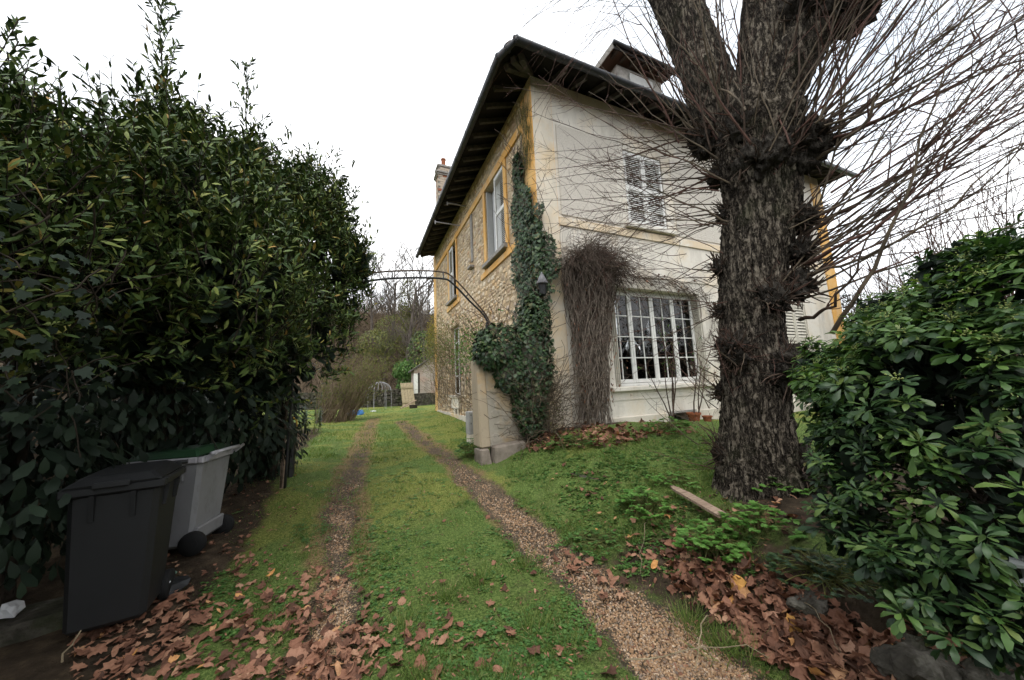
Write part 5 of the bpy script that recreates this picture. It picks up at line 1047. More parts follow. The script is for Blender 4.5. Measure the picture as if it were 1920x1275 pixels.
# ================================================================== BINS
def wheelie(label, loc, rz, w, d, h, body, lidm, rimm):
    o = empty('wheeled_bin', loc, label, 'bin', 'wheeled bins under the hedge', rz)
    def B(): return MB()
    wb, db = w*.86, d*.80   # tapered; local: +y is the back with handle and wheels
    b = B(); b.hexa([(-wb/2,-db/2,.06),(wb/2,-db/2,.06),(wb/2,db/2,.06),(-wb/2,db/2,.06),(-w/2,-d/2,h-.08),(w/2,-d/2,h-.08),(w/2,d/2,h-.08),(-w/2,d/2,h-.08)]); b.build('body', body, o, bevel=.03)
    b = B(); b.hexa([(-wb/2+.01,db/2-.005,.10),(wb/2-.01,db/2-.005,.10),(wb/2-.01,db/2+.035,.10),(-wb/2+.01,db/2+.035,.10),(-wb/2+.01,db/2,.22),(wb/2-.01,db/2,.22),(wb/2-.01,db/2+.045,.22),(-wb/2+.01,db/2+.045,.22)]); b.build('axle_skirt', body, o, bevel=.01)
    b = B()
    for x0, x1, y0, y1 in ((-w/2-.03, w/2+.03, -d/2-.03, -d/2+.02), (-w/2-.03, w/2+.03, d/2-.02, d/2+.03), (-w/2-.03, -w/2+.02, -d/2+.021, d/2-.021), (w/2-.02, w/2+.03, -d/2+.021, d/2-.021)): b.box(x0, x1, y0, y1, h-.10, h-.045)
    b.build('rim', rimm, o, bevel=.01)
    b = B(); b.hexa([(-w/2-.025,-d/2-.045,h-.044),(w/2+.025,-d/2-.045,h-.044),(w/2+.025,d/2-.01,h-.044),(-w/2-.025,d/2-.01,h-.044),(-w/2+.05,-d/2+.03,h+.012),(w/2-.05,-d/2+.03,h+.012),(w/2-.05,d/2-.07,h+.03),(-w/2+.05,d/2-.07,h+.03)]); ld = b.build('lid', lidm, o, bevel=.015)
    b = B(); b.box(-w*.2, w*.2, -d/2-.07, -d/2-.04, h-.055, h-.02); b.build('lid_grip', lidm, ld, bevel=.006)
    b = B(); b.tube([(-w/2-.02, d/2+.085, h-.02), (w/2+.02, d/2+.085, h-.02)], .017, 10); b.build('handle', rimm, o, True)
    for s in (-1, 1):
        b = B(); b.beam((s*(w/2-.03), d/2+.02, h-.085), (s*(w/2-.03), d/2+.09, h-.02), .035, .04); b.build('handle_bracket', rimm, o, bevel=.006)
        b = B(); b.lathe((s*(wb/2+.012)-.025, db/2+.02, .10), [(.03, 0), (.098, .003), (.10, .015), (.10, .037), (.098, .047), (.03, .05)], 20, 'x'); wl = b.build('wheel', M['rubber'], o, True)
        b = B(); b.lathe((s*(wb/2+.012)-.03, db/2+.02, .10), [(.01, 0), (.05, .004), (.055, .03), (.05, .056), (.01, .06)], 12, 'x'); b.build('hub', M['rubber'], wl)
        b = B(); b.hexa([(s*w*.22-.012,-d/2-.004,h-.26),(s*w*.22+.012,-d/2-.004,h-.26),(s*w*.22+.012,-d/2+.03,h-.26),(s*w*.22-.012,-d/2+.03,h-.26),(s*w*.22-.012,-d/2-.028,h-.10),(s*w*.22+.012,-d/2-.028,h-.10),(s*w*.22+.012,-d/2,h-.10),(s*w*.22-.012,-d/2,h-.10)]); b.build('rib', body, o)
        for q in (-.12, .12):
            b = B(); b.hexa([(s*(w/2-.012),q*d*2-.012,h-.24),(s*(w/2+.012),q*d*2-.012,h-.24),(s*(w/2+.012),q*d*2+.012,h-.24),(s*(w/2-.012),q*d*2+.012,h-.24),(s*(w/2-.005),q*d*2-.012,h-.10),(s*(w/2+.028),q*d*2-.012,h-.10),(s*(w/2+.028),q*d*2+.012,h-.10),(s*(w/2-.005),q*d*2+.012,h-.10)]); b.build('rib', body, o)
    b = B(); b.tube([(-wb/2, db/2+.02, .10), (wb/2, db/2+.02, .10)], .012, 8); b.build('axle', M['black_iron'], o)
    return o
wheelie('pale grey wheeled bin with a dark green lid behind the dark bin', (-1.52, 4.34, tz(-1.52, 4.34)), math.radians(-101), .48, .54, .88, M['bin_pale'], M['green_plastic'], M['lead_grey'])
wheelie('nearly black wheeled bin standing nearest the camera', (-1.47, 3.38, tz(-1.47, 3.38)), math.radians(7), .42, .44, .98, M['bin_dark'], M['bin_dark'], M['bin_dark'])
# litter by the bins
def crumple(name, label, cat, c, r, mat, sq=(1, 1, .5), seed=1):
    bm = bmesh.new(); bmesh.ops.create_icosphere(bm, subdivisions=2, radius=1); rr = random.Random(seed)
    for v in bm.verts: f = rr.uniform(.72, 1.15); v.co = Vector((v.co.x*f*r*sq[0]+c[0], v.co.y*f*r*sq[1]+c[1], max(v.co.z, -.55)*f*r*sq[2]+c[2]))
    me = bpy.data.meshes.new(name); bm.to_mesh(me); bm.free(); return tag(put(name, me, M[mat]), label, cat)
p = ground(310, 1112); crumple('plastic_bag', 'crumpled dark plastic bag on the leaves beside the dark bin', 'bag', p+np.array([0, 0, .04]), .10, 'bin_dark', (1.4, 1, .6), 3)
p = ground(296, 1102); crumple('green_wrapper', 'crumpled green plastic wrapper on the ground between the bins', 'wrapper', p+np.array([-.02, .06, .06]), .07, 'litter_green', (1.4, .8, .35), 4)
p = ground(312, 1120); crumple('paper_scrap', 'small white paper scrap lying on the dark bag', 'paper', p+np.array([0, -.02, .11]), .025, 'white_plastic', (1, 1, .4), 5)
p = ground(20, 1190); b = MB(); b.hexa([(p[0]-.5,p[1]-.3,p[2]-.05),(p[0]+.30,p[1]-.02,p[2]-.05),(p[0]+.22,p[1]+.28,p[2]-.05),(p[0]-.58,p[1]+.1,p[2]-.05),(p[0]-.5,p[1]-.3,p[2]+.10),(p[0]+.30,p[1]-.02,p[2]+.08),(p[0]+.22,p[1]+.28,p[2]+.08),(p[0]-.58,p[1]+.1,p[2]+.10)]); tag(b.build('stone_slab', M['grey_stone'], None, bevel=.02), 'dark stone slab lying left of the bins in the corner', 'slab')
crumple('white_rag', 'crumpled white rag on the dark slab left of the bins', 'rag', p+np.array([-.02, .0, .14]), .06, 'white_plastic', (.9, .9, 1), 8)

# ================================================================== FAR END OF THE DRIVE
# stone retaining wall, every stone its own piece
rw = empty('retaining_wall', (.5, 28.2, .4), 'mossy dry stone retaining wall across the far end of the drive', 'wall')
b = MB(); b.box(-6, 14, 28.3, 28.8, -.2, 1.45); b.build('core', M['soffit'], rw); rr = random.Random(9); zz = .1; cnt = 0; extra = MB()
while zz < 1.5:
    h = rr.uniform(.2, .34); x = -4
    while x < 5.5:
        w = rr.uniform(.25, .6); s = MB(); j = lambda: rr.uniform(-.04, .04)
        pts = [(x+j(),28.12+j(),zz+j()),(x+w+j(),28.12+j(),zz+j()),(x+w,28.4,zz),(x,28.4,zz),(x+j(),28.12+j(),zz+h+j()),(x+w+j(),28.12+j(),zz+h+j()),(x+w,28.4,zz+h),(x,28.4,zz+h)]
        if cnt < 300: s.hexa(pts); s.build('stone', M['grey_stone'], rw, bevel=.03); cnt += 1
        else: extra.hexa(pts)
        x += w+.02
    zz += h+.01
# small lean-to shed
Y = 26.6; L0, L1 = on_y(776, 694, Y), on_y(832, 655, Y); sx0 = L0[0]; sb_ = 1.2
shd = empty('lean_to_shed', (sx0, Y, .4), 'small lean-to shed with sloping roof and white door behind the house', 'shed')
z0 = on_y(778, 738, Y)[2]; zl, zr = on_y(778, 694, Y)[2], on_y(836, 655, Y)[2]; sx1 = on_y(836, 700, Y)[0]
b = MB(); b.add([(sx0,Y,z0),(sx1,Y,z0),(sx1,Y,zr),(sx0,Y,zl),(sx0,Y+1.5,z0),(sx1,Y+1.5,z0),(sx1,Y+1.5,zr),(sx0,Y+1.5,zl)], [(0,1,2,3),(7,6,5,4),(0,3,7,4),(1,5,6,2),(0,4,5,1),(3,2,6,7)]); b.build('wall', M['shed_wall'], shd)
b = MB(); b.hexa([(sx0-.25,Y-.2,zl-.13),(sx1,Y-.2,zr+.03),(sx1,Y+1.6,zr+.03),(sx0-.25,Y+1.6,zl-.13),(sx0-.25,Y-.2,zl-.03),(sx1,Y-.2,zr+.12),(sx1,Y+1.6,zr+.12),(sx0-.25,Y+1.6,zl-.03)]); b.build('roof', M['rafter'], shd)
part_box('door', M['white_paint'], sx0-.02, sx0+.28, Y-.04, Y-.005, z0, zl-.25, shd); part_box('side_shade_panel', M['interior'], sx0+.30, sx0+.42, Y-.03, Y-.004, z0+.05, zl-.2, shd)  # dark panel on the wall face, imitating the shade of an opening
part_box('footing', M['grey_stone'], sx0-.4, sx1+.1, Y+.02, Y+1.5, .2, z0-.002, shd, .03)
# old wooden door leaning there, plank and box
Y = 26.0; a, c = on_y(751, 718, Y), on_y(776, 764, Y); x0, x1, zb, zt_ = a[0], on_y(775, 740, Y)[0], tz(3, Y), a[2]
dr = empty('old_door', (x0, Y, zb), 'pale old timber door leaning upright at the far end of the drive', 'door')
for i in range(4):
    u0 = x0+(x1-x0)*i/4+.006; u1 = x0+(x1-x0)*(i+1)/4-.006; b = MB(); b.hexa([(u0+.15,Y,zb),(u1+.15,Y,zb),(u1+.15,Y+.05,zb),(u0+.15,Y+.05,zb),(u0,Y+.3,zt_),(u1,Y+.3,zt_),(u1,Y+.35,zt_),(u0,Y+.35,zt_)]); b.build('board', M['pale_timber'], dr)
for t in (.2, .8):
    zz = zb+(zt_-zb)*t; b = MB(); b.box(x0+.15*(1-t), x1+.15*(1-t), Y+.3*t-.06, Y+.3*t-.01, zz-.06, zz+.06); b.build('batten', M['pale_timber'], dr)
p = ground(760, 766); b = MB(); b.beam(p+np.array([-.3, 0, .03]), p+np.array([.75, .4, .5]), .14, .05); tag(b.build('leaning_plank', M['plank']), 'loose plank propped in front of the old timber door', 'plank')
p = ground(772, 766); b = MB(); b.box(p[0]-.1, p[0]+.35, p[1], p[1]+.35, p[2], p[2]+.22); tag(b.build('wooden_crate', M['hedge_wood'], None, bevel=.01), 'small dark crate on the grass beside the leaning plank', 'crate')
# wire dome, blue tarpaulin, white scrap
c = ground(706, 758); c = np.array([c[0], 25.5, tz(c[0]+.3, 25.5)]); c[0] = on_y(712, 740, 25.5)[0]; wd = empty('wire_dome', c, 'rusty wire dome frame standing before the retaining wall', 'plant frame')
for i in range(9):
    a = math.pi*i/9; b = MB(); b.tube([c+np.array([.75*math.cos(a)*math.cos(e), .75*math.sin(a)*math.cos(e), 1.25+.6*math.sin(e)]) for e in np.linspace(0, math.pi, 13)], .012, 4); b.build('hoop', M['lead_grey'], wd)
for i in range(6):
    a = 2*math.pi*i/6; b = MB(); b.tube([c+np.array([.75*math.cos(a), .75*math.sin(a), 0]), c+np.array([.75*math.cos(a), .75*math.sin(a), 1.25])], .012, 4); b.build('leg', M['lead_grey'], wd)
p = ground(668, 778); crumple('blue_tarpaulin', 'crumpled blue tarpaulin at the foot of the hedge far down the drive', 'tarpaulin', p+np.array([0, 0, .08]), .42, 'tarp_blue', (1, .8, .4), 11)
p = ground(700, 772); crumple('white_scrap', 'white scrap lying on the grass near the blue tarpaulin', 'scrap', p+np.array([0, 0, .03]), .14, 'white_plastic', (1.2, 1, .3), 12)

# ---- bare trees and brush on the hillside
def bare_tree(label, base, h, levels=4, nb=5, mat='bare_branch', r0=None, group='bare trees on the hillside', seed=0, spread=.6, name='bare_tree', cat='tree', lean=(0, 0)):
    o = empty(name, base, label, cat, group); r0 = r0 or h*.016
    P = grow(np.array([base], float)-np.array([[0, 0, .3]]), np.array([[lean[0], lean[1], 1.0]]), np.array([h*.62]), 9, (0, 0, .2), .05); V, F = tubes(P, (np.linspace(1, .35, 9)*r0)[None], 7); npmesh('trunk', V, F, M[mat], o, True)
    cur, rad, ln = P, np.array([r0*.55]), h*.42; allp = []
    for lv in range(levels):
        n = len(cur)*nb if lv else 9; i = RNG.integers(0, len(cur), n) if lv else np.zeros(n, int); Q, dd = on_path(cur[i], RNG.uniform(.35 if lv == 0 else .15, 1, n)); s = unit(np.cross(dd, rdir(n)))
        G = grow(Q, dd*.75+s*spread*1.1+np.array([[0, 0, .25]]), RNG.uniform(.5, 1.1, n)*ln, 9 if lv < 1 else 6, (0, 0, .45), .1); K = G.shape[1]; R = (rad[i]*.55)[:, None]*np.linspace(1, .4, K)[None]; allp.append(tubes(G, np.maximum(R, .006), 4 if lv < 1 else 3)); cur, rad, ln = G, rad[i]*.55, ln*.55
        if n > 700: break
    V, F = merge(allp); npmesh('branches', V, F, M[mat], o); return o
for (u, v, y, h, lab) in ((762, 590, 36, 16, 'tall bare tree with fine branches between the hedge and the eaves'), (735, 580, 40, 14, 'slender bare tree left of the tall one on the hillside'), (795, 590, 38, 15, 'bare tree close behind the far eaves of the house'), (700, 585, 42, 12, 'low bare tree on the hillside beside the hedge'), (780, 585, 33, 8, 'bare sapling tree at the foot of the hillside behind the shed'), (720, 590, 33.5, 6.5, 'small spreading bare tree above the retaining wall')):
    x = on_y(u, v, y)[0]; bare_tree(lab, (x, y, tz(x, y)), h, 3, 6, spread=.8)
# brown brush covering the bank
n = 4200; x = RNG.uniform(-6, 10, n); y = RNG.uniform(29, 60, n); st = np.stack([x, y, terrain(x, y)-.1], -1); G = grow(st, rdir(n)*.5+np.array([[0, 0, 1.0]]), RNG.uniform(.8, 2.6, n)*(1+(y-29)/40), 6, (0, 0, -.5), .2); V, F = tubes(G, RNG.uniform(.012, .03, (n, 1))*np.linspace(1, .4, 6)[None], 3)
tag(npmesh('hillside_brush', V, F, M['brush']), 'brown leafless brush covering the bank beyond the retaining wall', 'brush', kind='stuff')
n = 5000; q, dd = on_path(G[RNG.integers(0, len(G), n)], RNG.uniform(.2, 1, n)); G2 = grow(q, dd+rdir(n)*.9, RNG.uniform(.3, 1.0, n), 4, (0, 0, -.2), .2); V, F = tubes(G2, np.full((n, 4), .010), 3); tag(npmesh('hillside_twigs', V, F, M['brush']), 'fine leafless twigs of the hillside brush', 'brush', kind='stuff')
for (u, v, y, ru, rv, lab, mat) in ((793, 660, 30, 26, 42, 'dark evergreen shrub beside the rear corner of the house', 'bay'), (740, 615, 38, 34, 24, 'rounded green bush half way up the hillside', 'olive_leaf'), (765, 560, 40, 16, 40, 'ivy-covered tree stump among the bare trees', 'olive_leaf'), (705, 640, 34, 30, 22, 'low olive bush on the bank above the wire dome', 'olive_leaf'), (760, 690, 30, 20, 14, 'small green bush on top of the retaining wall by the old door', 'weed')):
    bl = [blob(u, v, y, ru, rv), blob(u+ru*.5, v+rv*.5, y, ru*.7, rv*.6), blob(u-ru*.4, v+rv*.6, y, ru*.7, rv*.5)]; gz = tz(bl[0][0], y)
    bl.append([bl[0][0], y, (gz+bl[0][2])/2, bl[0][3]*.7, bl[0][4]*.7, max((bl[0][2]-gz)/2, .3)])
    ivy_mass('hill_shrub', lab, 'shrub', bl, 2200, .24, mat, OBOV, base=(bl[0][0], y, gz), stems=20)
# leafless bushes beyond the big shrub on the right
for i, (u, v, dist, h, lab) in enumerate(((1620, 640, 16, 4.2, 'leafless bush with dry seed heads right of the house end'), (1720, 640, 17, 4.8, 'reddish leafless bush behind the left half of the evergreen shrub'), (1830, 640, 15, 6.2, 'dense leafless bush behind the right half of the evergreen shrub'), (1910, 640, 13, 6.5, 'leafless bush at the right edge of the picture'))):
    p = far(u, v, dist); o = empty('leafless_bush', (p[0], p[1], tz(p[0], p[1])), lab, 'bush', 'leafless bushes beyond the shrub'); n = 60; st = np.array([[p[0], p[1], tz(p[0], p[1])-.05]])+RNG.normal(size=(n, 3))*np.array([.9, .9, 0]); G = grow(st, rdir(n)*.3+np.array([[0, 0, 1.0]]), RNG.uniform(.5, 1, n)*h, 8, (0, 0, .1), .1); V, F = tubes(G, np.linspace(.016, .005, 8)[None]*np.ones((n, 1)), 4); npmesh('stems', V, F, M['twig_red' if i % 2 else 'twig'], o)
    m_ = 900; Q, dd = on_path(G[RNG.integers(0, n, m_)], RNG.uniform(.3, 1, m_)); G2 = grow(Q, dd+rdir(m_)*.8, RNG.uniform(.2, .8, m_), 5, (0, 0, .3), .12); V, F = tubes(G2, np.full((m_, 5), .0045), 3); npmesh('twigs', V, F, M['twig_red' if i % 2 else 'twig'], o)
p = far(1600, 575, 30); ivy_mass('far_conifer', 'dark evergreen tree far behind the right end of the house', 'tree', [[p[0], p[1], p[2]-2.2, 2.6, 2.6, 3.0], [p[0]+2.5, p[1]-1, p[2]-3, 3, 3, 2.6]], 6000, .2, 'bay_dark', OVAL, base=(p[0], p[1], tz(p[0], p[1])), stems=10)

# ================================================================== GROUND COVER
def proj_px(p):
    q = p-EYE; z = q@CF; return q@CR/z*FPX+CX, q@CD/z*FPX+CY
def px_uniform(n, u0, u1, v0, v1): return ground_np(RNG.uniform(u0, u1, n), RNG.uniform(v0, v1, n))
# grass
def blades(n, u0, u1, v0, v1, h, thin=1.0, maskf=None):
    p = px_uniform(n, u0, u1, v0, v1); g, s, mo = masks(p[:, 0], p[:, 1]); k_ = (RNG.uniform(0, 1, n) > g*1.25) & (RNG.uniform(0, 1, n) > s*.85) & (p[:, 1] < 26) & (p[:, 1] > .3) & ~((p[:, 0] > XW-.05) & (p[:, 1] > YW-.05))
    if maskf is not None: k_ &= maskf(p)
    p = p[k_]; n = len(p); dist = np.linalg.norm(p-EYE, axis=1); pat = .35+1.0*sstep(vnoise(p[:, 0]*1.3, p[:, 1]*1.3, 7)+.5)*sstep(1.2*vnoise(p[:, 0]*5.3, p[:, 1]*5.3, 2)+.7)
    D = np.array([[0, 0, 1.0]])+RNG.normal(size=(n, 3))*np.array([.55, .55, .15]); hh = RNG.uniform(.5, 1.3, n)*h*pat*(1+.05*dist)
    return scatter(BLADE, p-np.array([0, 0, .012]), D, rdir(n), hh, np.maximum(.0045, .0013*dist)*thin)
V, F = merge([blades(60000, 430, 1400, 790, 1275, .040), blades(26000, 560, 1130, 1000, 1500, .036), blades(22000, 950, 1420, 810, 1000, .042), blades(16000, 560, 960, 762, 860, .05), blades(9000, 1180, 1500, 990, 1290, .055), blades(5000, 560, 1400, 800, 1290, .085), blades(8000, 300, 700, 880, 1150, .035)])
tag(npmesh('grass', V, F, M['grass']), 'short green grass on the drive and lawn', 'grass', kind='stuff')
# little tufts
pts = [ground(*q) for q in ((1390,1228),(1350,1215),(1290,1170),(840,1120),(900,1090),(1180,1010),(980,1060),(760,1180),(1000,1180),(1330,880),(1360,905))]; L_ = []
for q in pts:
    n = 130; p = q+RNG.normal(size=(n, 3))*np.array([.05, .05, 0]); p[:, 2] = terrain(p[:, 0], p[:, 1]); D = (p-q)*9+np.array([0, 0, 1.0])+RNG.normal(size=(n, 3))*.25; L_.append(scatter(BLADE, p, D, rdir(n), RNG.uniform(.06, .14, n), np.full(n, .004)))
V, F = merge(L_); tag(npmesh('grass_tufts', V, F, M['grass']), 'longer grass tufts along the edges of the gravel tracks', 'grass', kind='stuff')
# low broad-leaved weeds in the turf
def rosettes(n, u0, u1, v0, v1, size, lo=-.1, seed=2):
    p = px_uniform(n, u0, u1, v0, v1); g, s, mo = masks(p[:, 0], p[:, 1]); k_ = (RNG.uniform(0, 1, n) > g*1.1) & (vnoise(p[:, 0]*1.6, p[:, 1]*1.6, seed) > lo) & (p[:, 1] < 9) & ~((p[:, 0] > XW-.05) & (p[:, 1] > YW-.05)); p = p[k_]; L_ = []
    for j in range(6):
        n = len(p); a = RNG.uniform(0, 6.283, n); D = np.stack([np.cos(a), np.sin(a), RNG.uniform(.15, .9, n)], -1); st = p+unit(D)*size*.5*RNG.uniform(.3, 1.2, (n, 1)); L_.append(scatter(ROUND, st, D*np.array([1, 1, .25]), np.array([[0, 0, 1.0]])+rdir(n)*.4, RNG.uniform(.5, 1.1, n)*size))
    return merge(L_)
V, F = merge([rosettes(2600, 600, 1120, 900, 1300, .026, -.2), rosettes(1900, 950, 1420, 850, 1080, .030, .0, 4), rosettes(900, 380, 660, 960, 1200, .028, .0, 6), rosettes(900, 960, 1340, 815, 900, .035, -.1, 3), rosettes(500, 620, 900, 820, 930, .035, .05, 3), rosettes(400, 470, 640, 800, 960, .03, .1, 8)])
tag(npmesh('turf_weeds', V, F, M['weed']), 'small broad-leaved weeds growing through the turf', 'weeds', kind='stuff')
# gravel
def pebbles(n, u0, u1, v0, v1, s0, s1):
    p = px_uniform(n, u0, u1, v0, v1); g, s, mo = masks(p[:, 0], p[:, 1]); p = p[(RNG.uniform(0, 1, n) < g*1.15) & (p[:, 1] > .3)]; n = len(p); p = p-np.array([0, 0, .026]); return scatter(PEB, p, rdir(n), rdir(n), RNG.uniform(s0, s1, n), RNG.uniform(s0, s1, n))
k = Mat('pebble', .8, .3); k.color(k.ramp(k.island(), [(0,(0.1019,0.06425,0.04118)),(.25,(0.2717,0.1606,0.0858)),(.5,(0.3804,0.241,0.1316)),(.7,(0.2174,0.173,0.1373)),(.9,(0.418,0.2756,0.1584)),(1,(0.5225,0.4087,0.2992))])); M['pebble'] = k.m
V, F = merge([pebbles(26000, 900, 1420, 960, 1320, .005, .013), pebbles(15000, 500, 760, 960, 1320, .005, .013), pebbles(9000, 600, 1000, 860, 980, .006, .014)])
tag(npmesh('gravel', V, F, M['pebble']), 'loose tan and grey gravel in the wheel tracks', 'gravel', kind='stuff')
# fallen plane leaves
def leafshape(seed):
    r = np.random.default_rng(seed); n = 18; th = np.linspace(0, 2*np.pi, n, endpoint=False)+np.pi/2; lob = np.array([1.0,.62,.86,.52,.80,.60,.62,.40,.45,.30,.45,.40,.62,.60,.80,.52,.86,.62])*(1+r.uniform(-.1, .1, n))
    if seed % 3 == 1: lob = .55+.12*np.cos(2*(th-np.pi/2))+.25*np.maximum(np.sin(th), 0)**6+r.uniform(-.06, .06, n); asp = r.uniform(.55, .8)
    else: lob = lob**r.uniform(.35, 1.05)*r.uniform(.78, 1.12, n); asp = r.uniform(.8, 1.05)
    if seed % 4 == 0: cut = r.integers(0, n); lob[cut-2:cut+1] *= .55
    out = np.stack([np.cos(th)*lob*asp, np.sin(th)*lob], -1); mid = out*.55; P = np.vstack([[0, 0], mid, out]); a, b_, c_ = r.uniform(-.6, .6, 3); ph = r.uniform(0, 6.28)
    z = a*P[:, 0]**2+b_*P[:, 1]**2+c_*P[:, 0]*P[:, 1] + .10*np.sin(np.arctan2(P[:, 1], P[:, 0])*r.integers(3, 6)+ph)*(P**2).sum(1)**.5 + .08*r.normal(size=len(P))*(P**2).sum(1)
    F = [(0, 1+i, 1+(i+1) % n) for i in range(n)]; 
    for i in range(n): j = (i+1) % n; F += [(1+i, 1+n+i, 1+n+j), (1+i, 1+n+j, 1+j)]
    return np.column_stack([P, z]), np.array(F)
LS = [leafshape(i) for i in range(24)]; LM = []
for i, (v, f) in enumerate(LS):
    me = bpy.data.meshes.new('fallen_leaf'); me.from_pydata([tuple(map(float, q)) for q in v], [], [tuple(map(int, q)) for q in f]); me.materials.append(M['fallen_leaf']); me.update(); LM.append(me)
Z = []
def zone(c, r, n, ang=0, size=(.07, .12), lift=.05, tilt=.35): q = pxell(c, r, n, ang); lab = ('brown fallen leaf in the leaf pile at the lower left beside the bins' if c[0] < 690 and c[1] > 1000 else 'brown fallen leaf at the foot of the hedge' if c[0] < 690 else 'curled brown fallen leaf on the leaf bank below the evergreen shrub' if c[0] > 1200 and c[1] > 1000 else 'brown fallen leaf in the green plants before the tree' if c[0] > 1200 and c[1] > 850 else 'brown fallen leaf on the gravel of the right wheel track' if c[0] > 1000 and c[1] > 1000 else 'brown fallen leaf at the foot of the house wall and lawn' if c[0] >= 1000 else 'scattered brown fallen leaf on the grass strip between the wheel tracks'); Z.extend([(p, RNG.uniform(*size), lift, tilt, lab) for p in q if p[1] > .2])
zone((430,1235), (300,120), 400, .0, (.05, .11), .03, .22); zone((560,1200), (120,90), 60, 0, (.06, .10)); zone((640,1230), (70,55), 22, 0, (.07, .11)); zone((300,1180), (170,90), 110, 0, (.05, .09), .03, .22); zone((700,1180), (160,80), 60, 0, (.04, .09), .02, .2); zone((540,1080), (120,60), 60, 0, (.04, .07), .02, .2); zone((420,1060), (110,60), 90, 0, (.035, .06)); zone((500,930), (90,70), 90, 0, (.03, .05))
zone((1480,1180), (290,80), 420, .52, (.06, .12), .07, .8); zone((1380,1110), (150,60), 150, .5, (.06, .10), .06, .6); zone((1600,1260), (170,50), 110, .4, (.08, .12), .07, .6); zone((1790,1240), (150,60), 90, .2, (.07, .11), .05, .5); zone((1290,990), (90,50), 60, .3, (.05, .09)); zone((1420,960), (110,50), 60, 0, (.05, .09)); zone((1230,1040), (60,50), 40, .4, (.05, .09))
zone((1120,1085), (62,40), 26, .3, (.06, .10), .02, .15); zone((1045,1040), (35,20), 9, .3, (.05, .08), .02, .15); zone((1090,905), (60,35), 22, .3, (.05, .08)); zone((1090,822), (130,22), 320, 0, (.07, .12), .12, .6); zone((1000,832), (60,20), 120, 0, (.07, .11), .1, .6); zone((1200,808), (110,12), 120, 0, (.07, .11), .08, .5)
zone((830,1220), (190,50), 26, 0, (.06, .10), .03, .3); zone((880,1110), (170,70), 18, 0, (.04, .08), .03, .3); zone((800,1000), (250,130), 14, 0, (.04, .06), .03, .3); zone((1130,1230), (130,40), 7, 0, (.05, .08), .02, .2); zone((620,1090), (50,25), 8, 0, (.06, .09), .02, .2); zone((1150,950), (90,60), 26, .4, (.04, .07))
order = sorted(range(len(Z)), key=lambda i: -Z[i][1]/np.linalg.norm(Z[i][0]-EYE)*(1 if (0 < proj_px(Z[i][0])[0] < 1900 and 800 < proj_px(Z[i][0])[1] < 1270) else .01)); restL = []
for k_, i in enumerate(order):
    p, s, lift, tilt, lab = Z[i]; s *= .64; z = unit(np.array([RNG.normal()*tilt, RNG.normal()*tilt, 1.0])); x = unit(np.cross(z, rdir(1)[0])); y = np.cross(z, x); c = p+np.array([0, 0, .014+RNG.uniform(0, lift)*.6]); s *= RNG.uniform(.55, 1.15); w = i % 24
    if k_ < 300:
        o = bpy.data.objects.new('fallen_leaf', LM[w]); col.objects.link(o); mm = Matrix([[*(v*s)] for v in np.stack([x, y, z], 1)]).to_4x4(); mm.translation = Vector(c); o.matrix_world = mm
        tag(o, lab, 'leaf', lab.replace('fallen leaf', 'fallen leaves'))
    else: v, f = LS[w]; restL.append(((v*s)@np.stack([x, y, z])+c, f))
V, F = merge(restL); tag(npmesh('leaf_litter', V, F, M['dead_leaf']), 'smaller brown leaves littering the ground', 'leaves', kind='stuff')
# crumbs of leaf, bark and twig over the turf
q = px_uniform(2600, 420, 1450, 800, 1320); n = len(q); V, F = scatter(LANCE, q+np.array([0, 0, .012]), rdir(n)*np.array([1, 1, .15]), np.array([[0, 0, 1.0]])+rdir(n)*.5, RNG.uniform(.012, .04, n)); tag(npmesh('leaf_crumbs', V, F, M['dead_leaf']), 'small crumbs of dead leaf strewn over the turf', 'leaf crumbs', kind='stuff')
# leafy herbs
def herb(label, u, v, r, h, n, size, mat='weed_bright', group='leafy green plants in front of the tree', name='leafy_plant'):
    c = ground(u, v); o = empty(name, c, label, 'plant', group); a = RNG.uniform(0, 6.283, n); q = np.sqrt(RNG.uniform(0, 1, n)); tip = np.stack([c[0]+r*q*np.cos(a), c[1]+r*q*np.sin(a), c[2]+h*(1-.6*q**2)*RNG.uniform(.55, 1.1, n)], -1)
    base = c+RNG.normal(size=(n, 3))*np.array([r*.25, r*.25, 0]); t = np.linspace(0, 1, 5)[None, :, None]; G = base[:, None]*(1-t)+tip[:, None]*t+np.array([0, 0, h*.3])*np.sin(t*np.pi); V, F = tubes(G, np.full((n, 5), .0025), 3); npmesh('stalks', V, F, M['olive_leaf'], o); L_ = []
    out = unit(np.stack([np.cos(a), np.sin(a), np.full(n, .1)], -1)); sd = np.stack([-np.sin(a), np.cos(a), np.zeros(n)], -1)
    for dd in (out, out*.4+sd, out*.4-sd, out*.9+sd*.6, out*.9-sd*.6): L_.append(scatter(ROUND, tip, dd+rdir(n)*.2, np.array([[0, 0, 1.0]])+rdir(n)*.35, RNG.uniform(.7, 1.2, n)*size))
    V, F = merge(L_); npmesh('leaves', V, F, M[mat], o); return o
herb('clump of bright green lobed leaves left of the broken plank', 1205, 965, .24, .22, 70, .05); herb('low clump of bright green leaves in front of the broken plank', 1335, 1040, .22, .20, 70, .052); herb('bright green leaves right of the broken plank near the tree foot', 1430, 995, .22, .16, 50, .05); herb('green leaves at the foot of the trunk', 1450, 925, .22, .16, 40, .05); herb('small green leaves spreading left of the tree on the lawn edge', 1270, 905, .30, .08, 60, .04)
herb('bright weed clump growing against the foot of the gate pier', 882, 858, .22, .30, 60, .06, 'weed', None); herb('green plants growing below the cellar vent', 1255, 812, .38, .22, 80, .055, 'weed_bright', None); herb('low green weeds at the wall foot below the dead creeper', 1075, 838, .35, .14, 70, .05, 'weed', None)
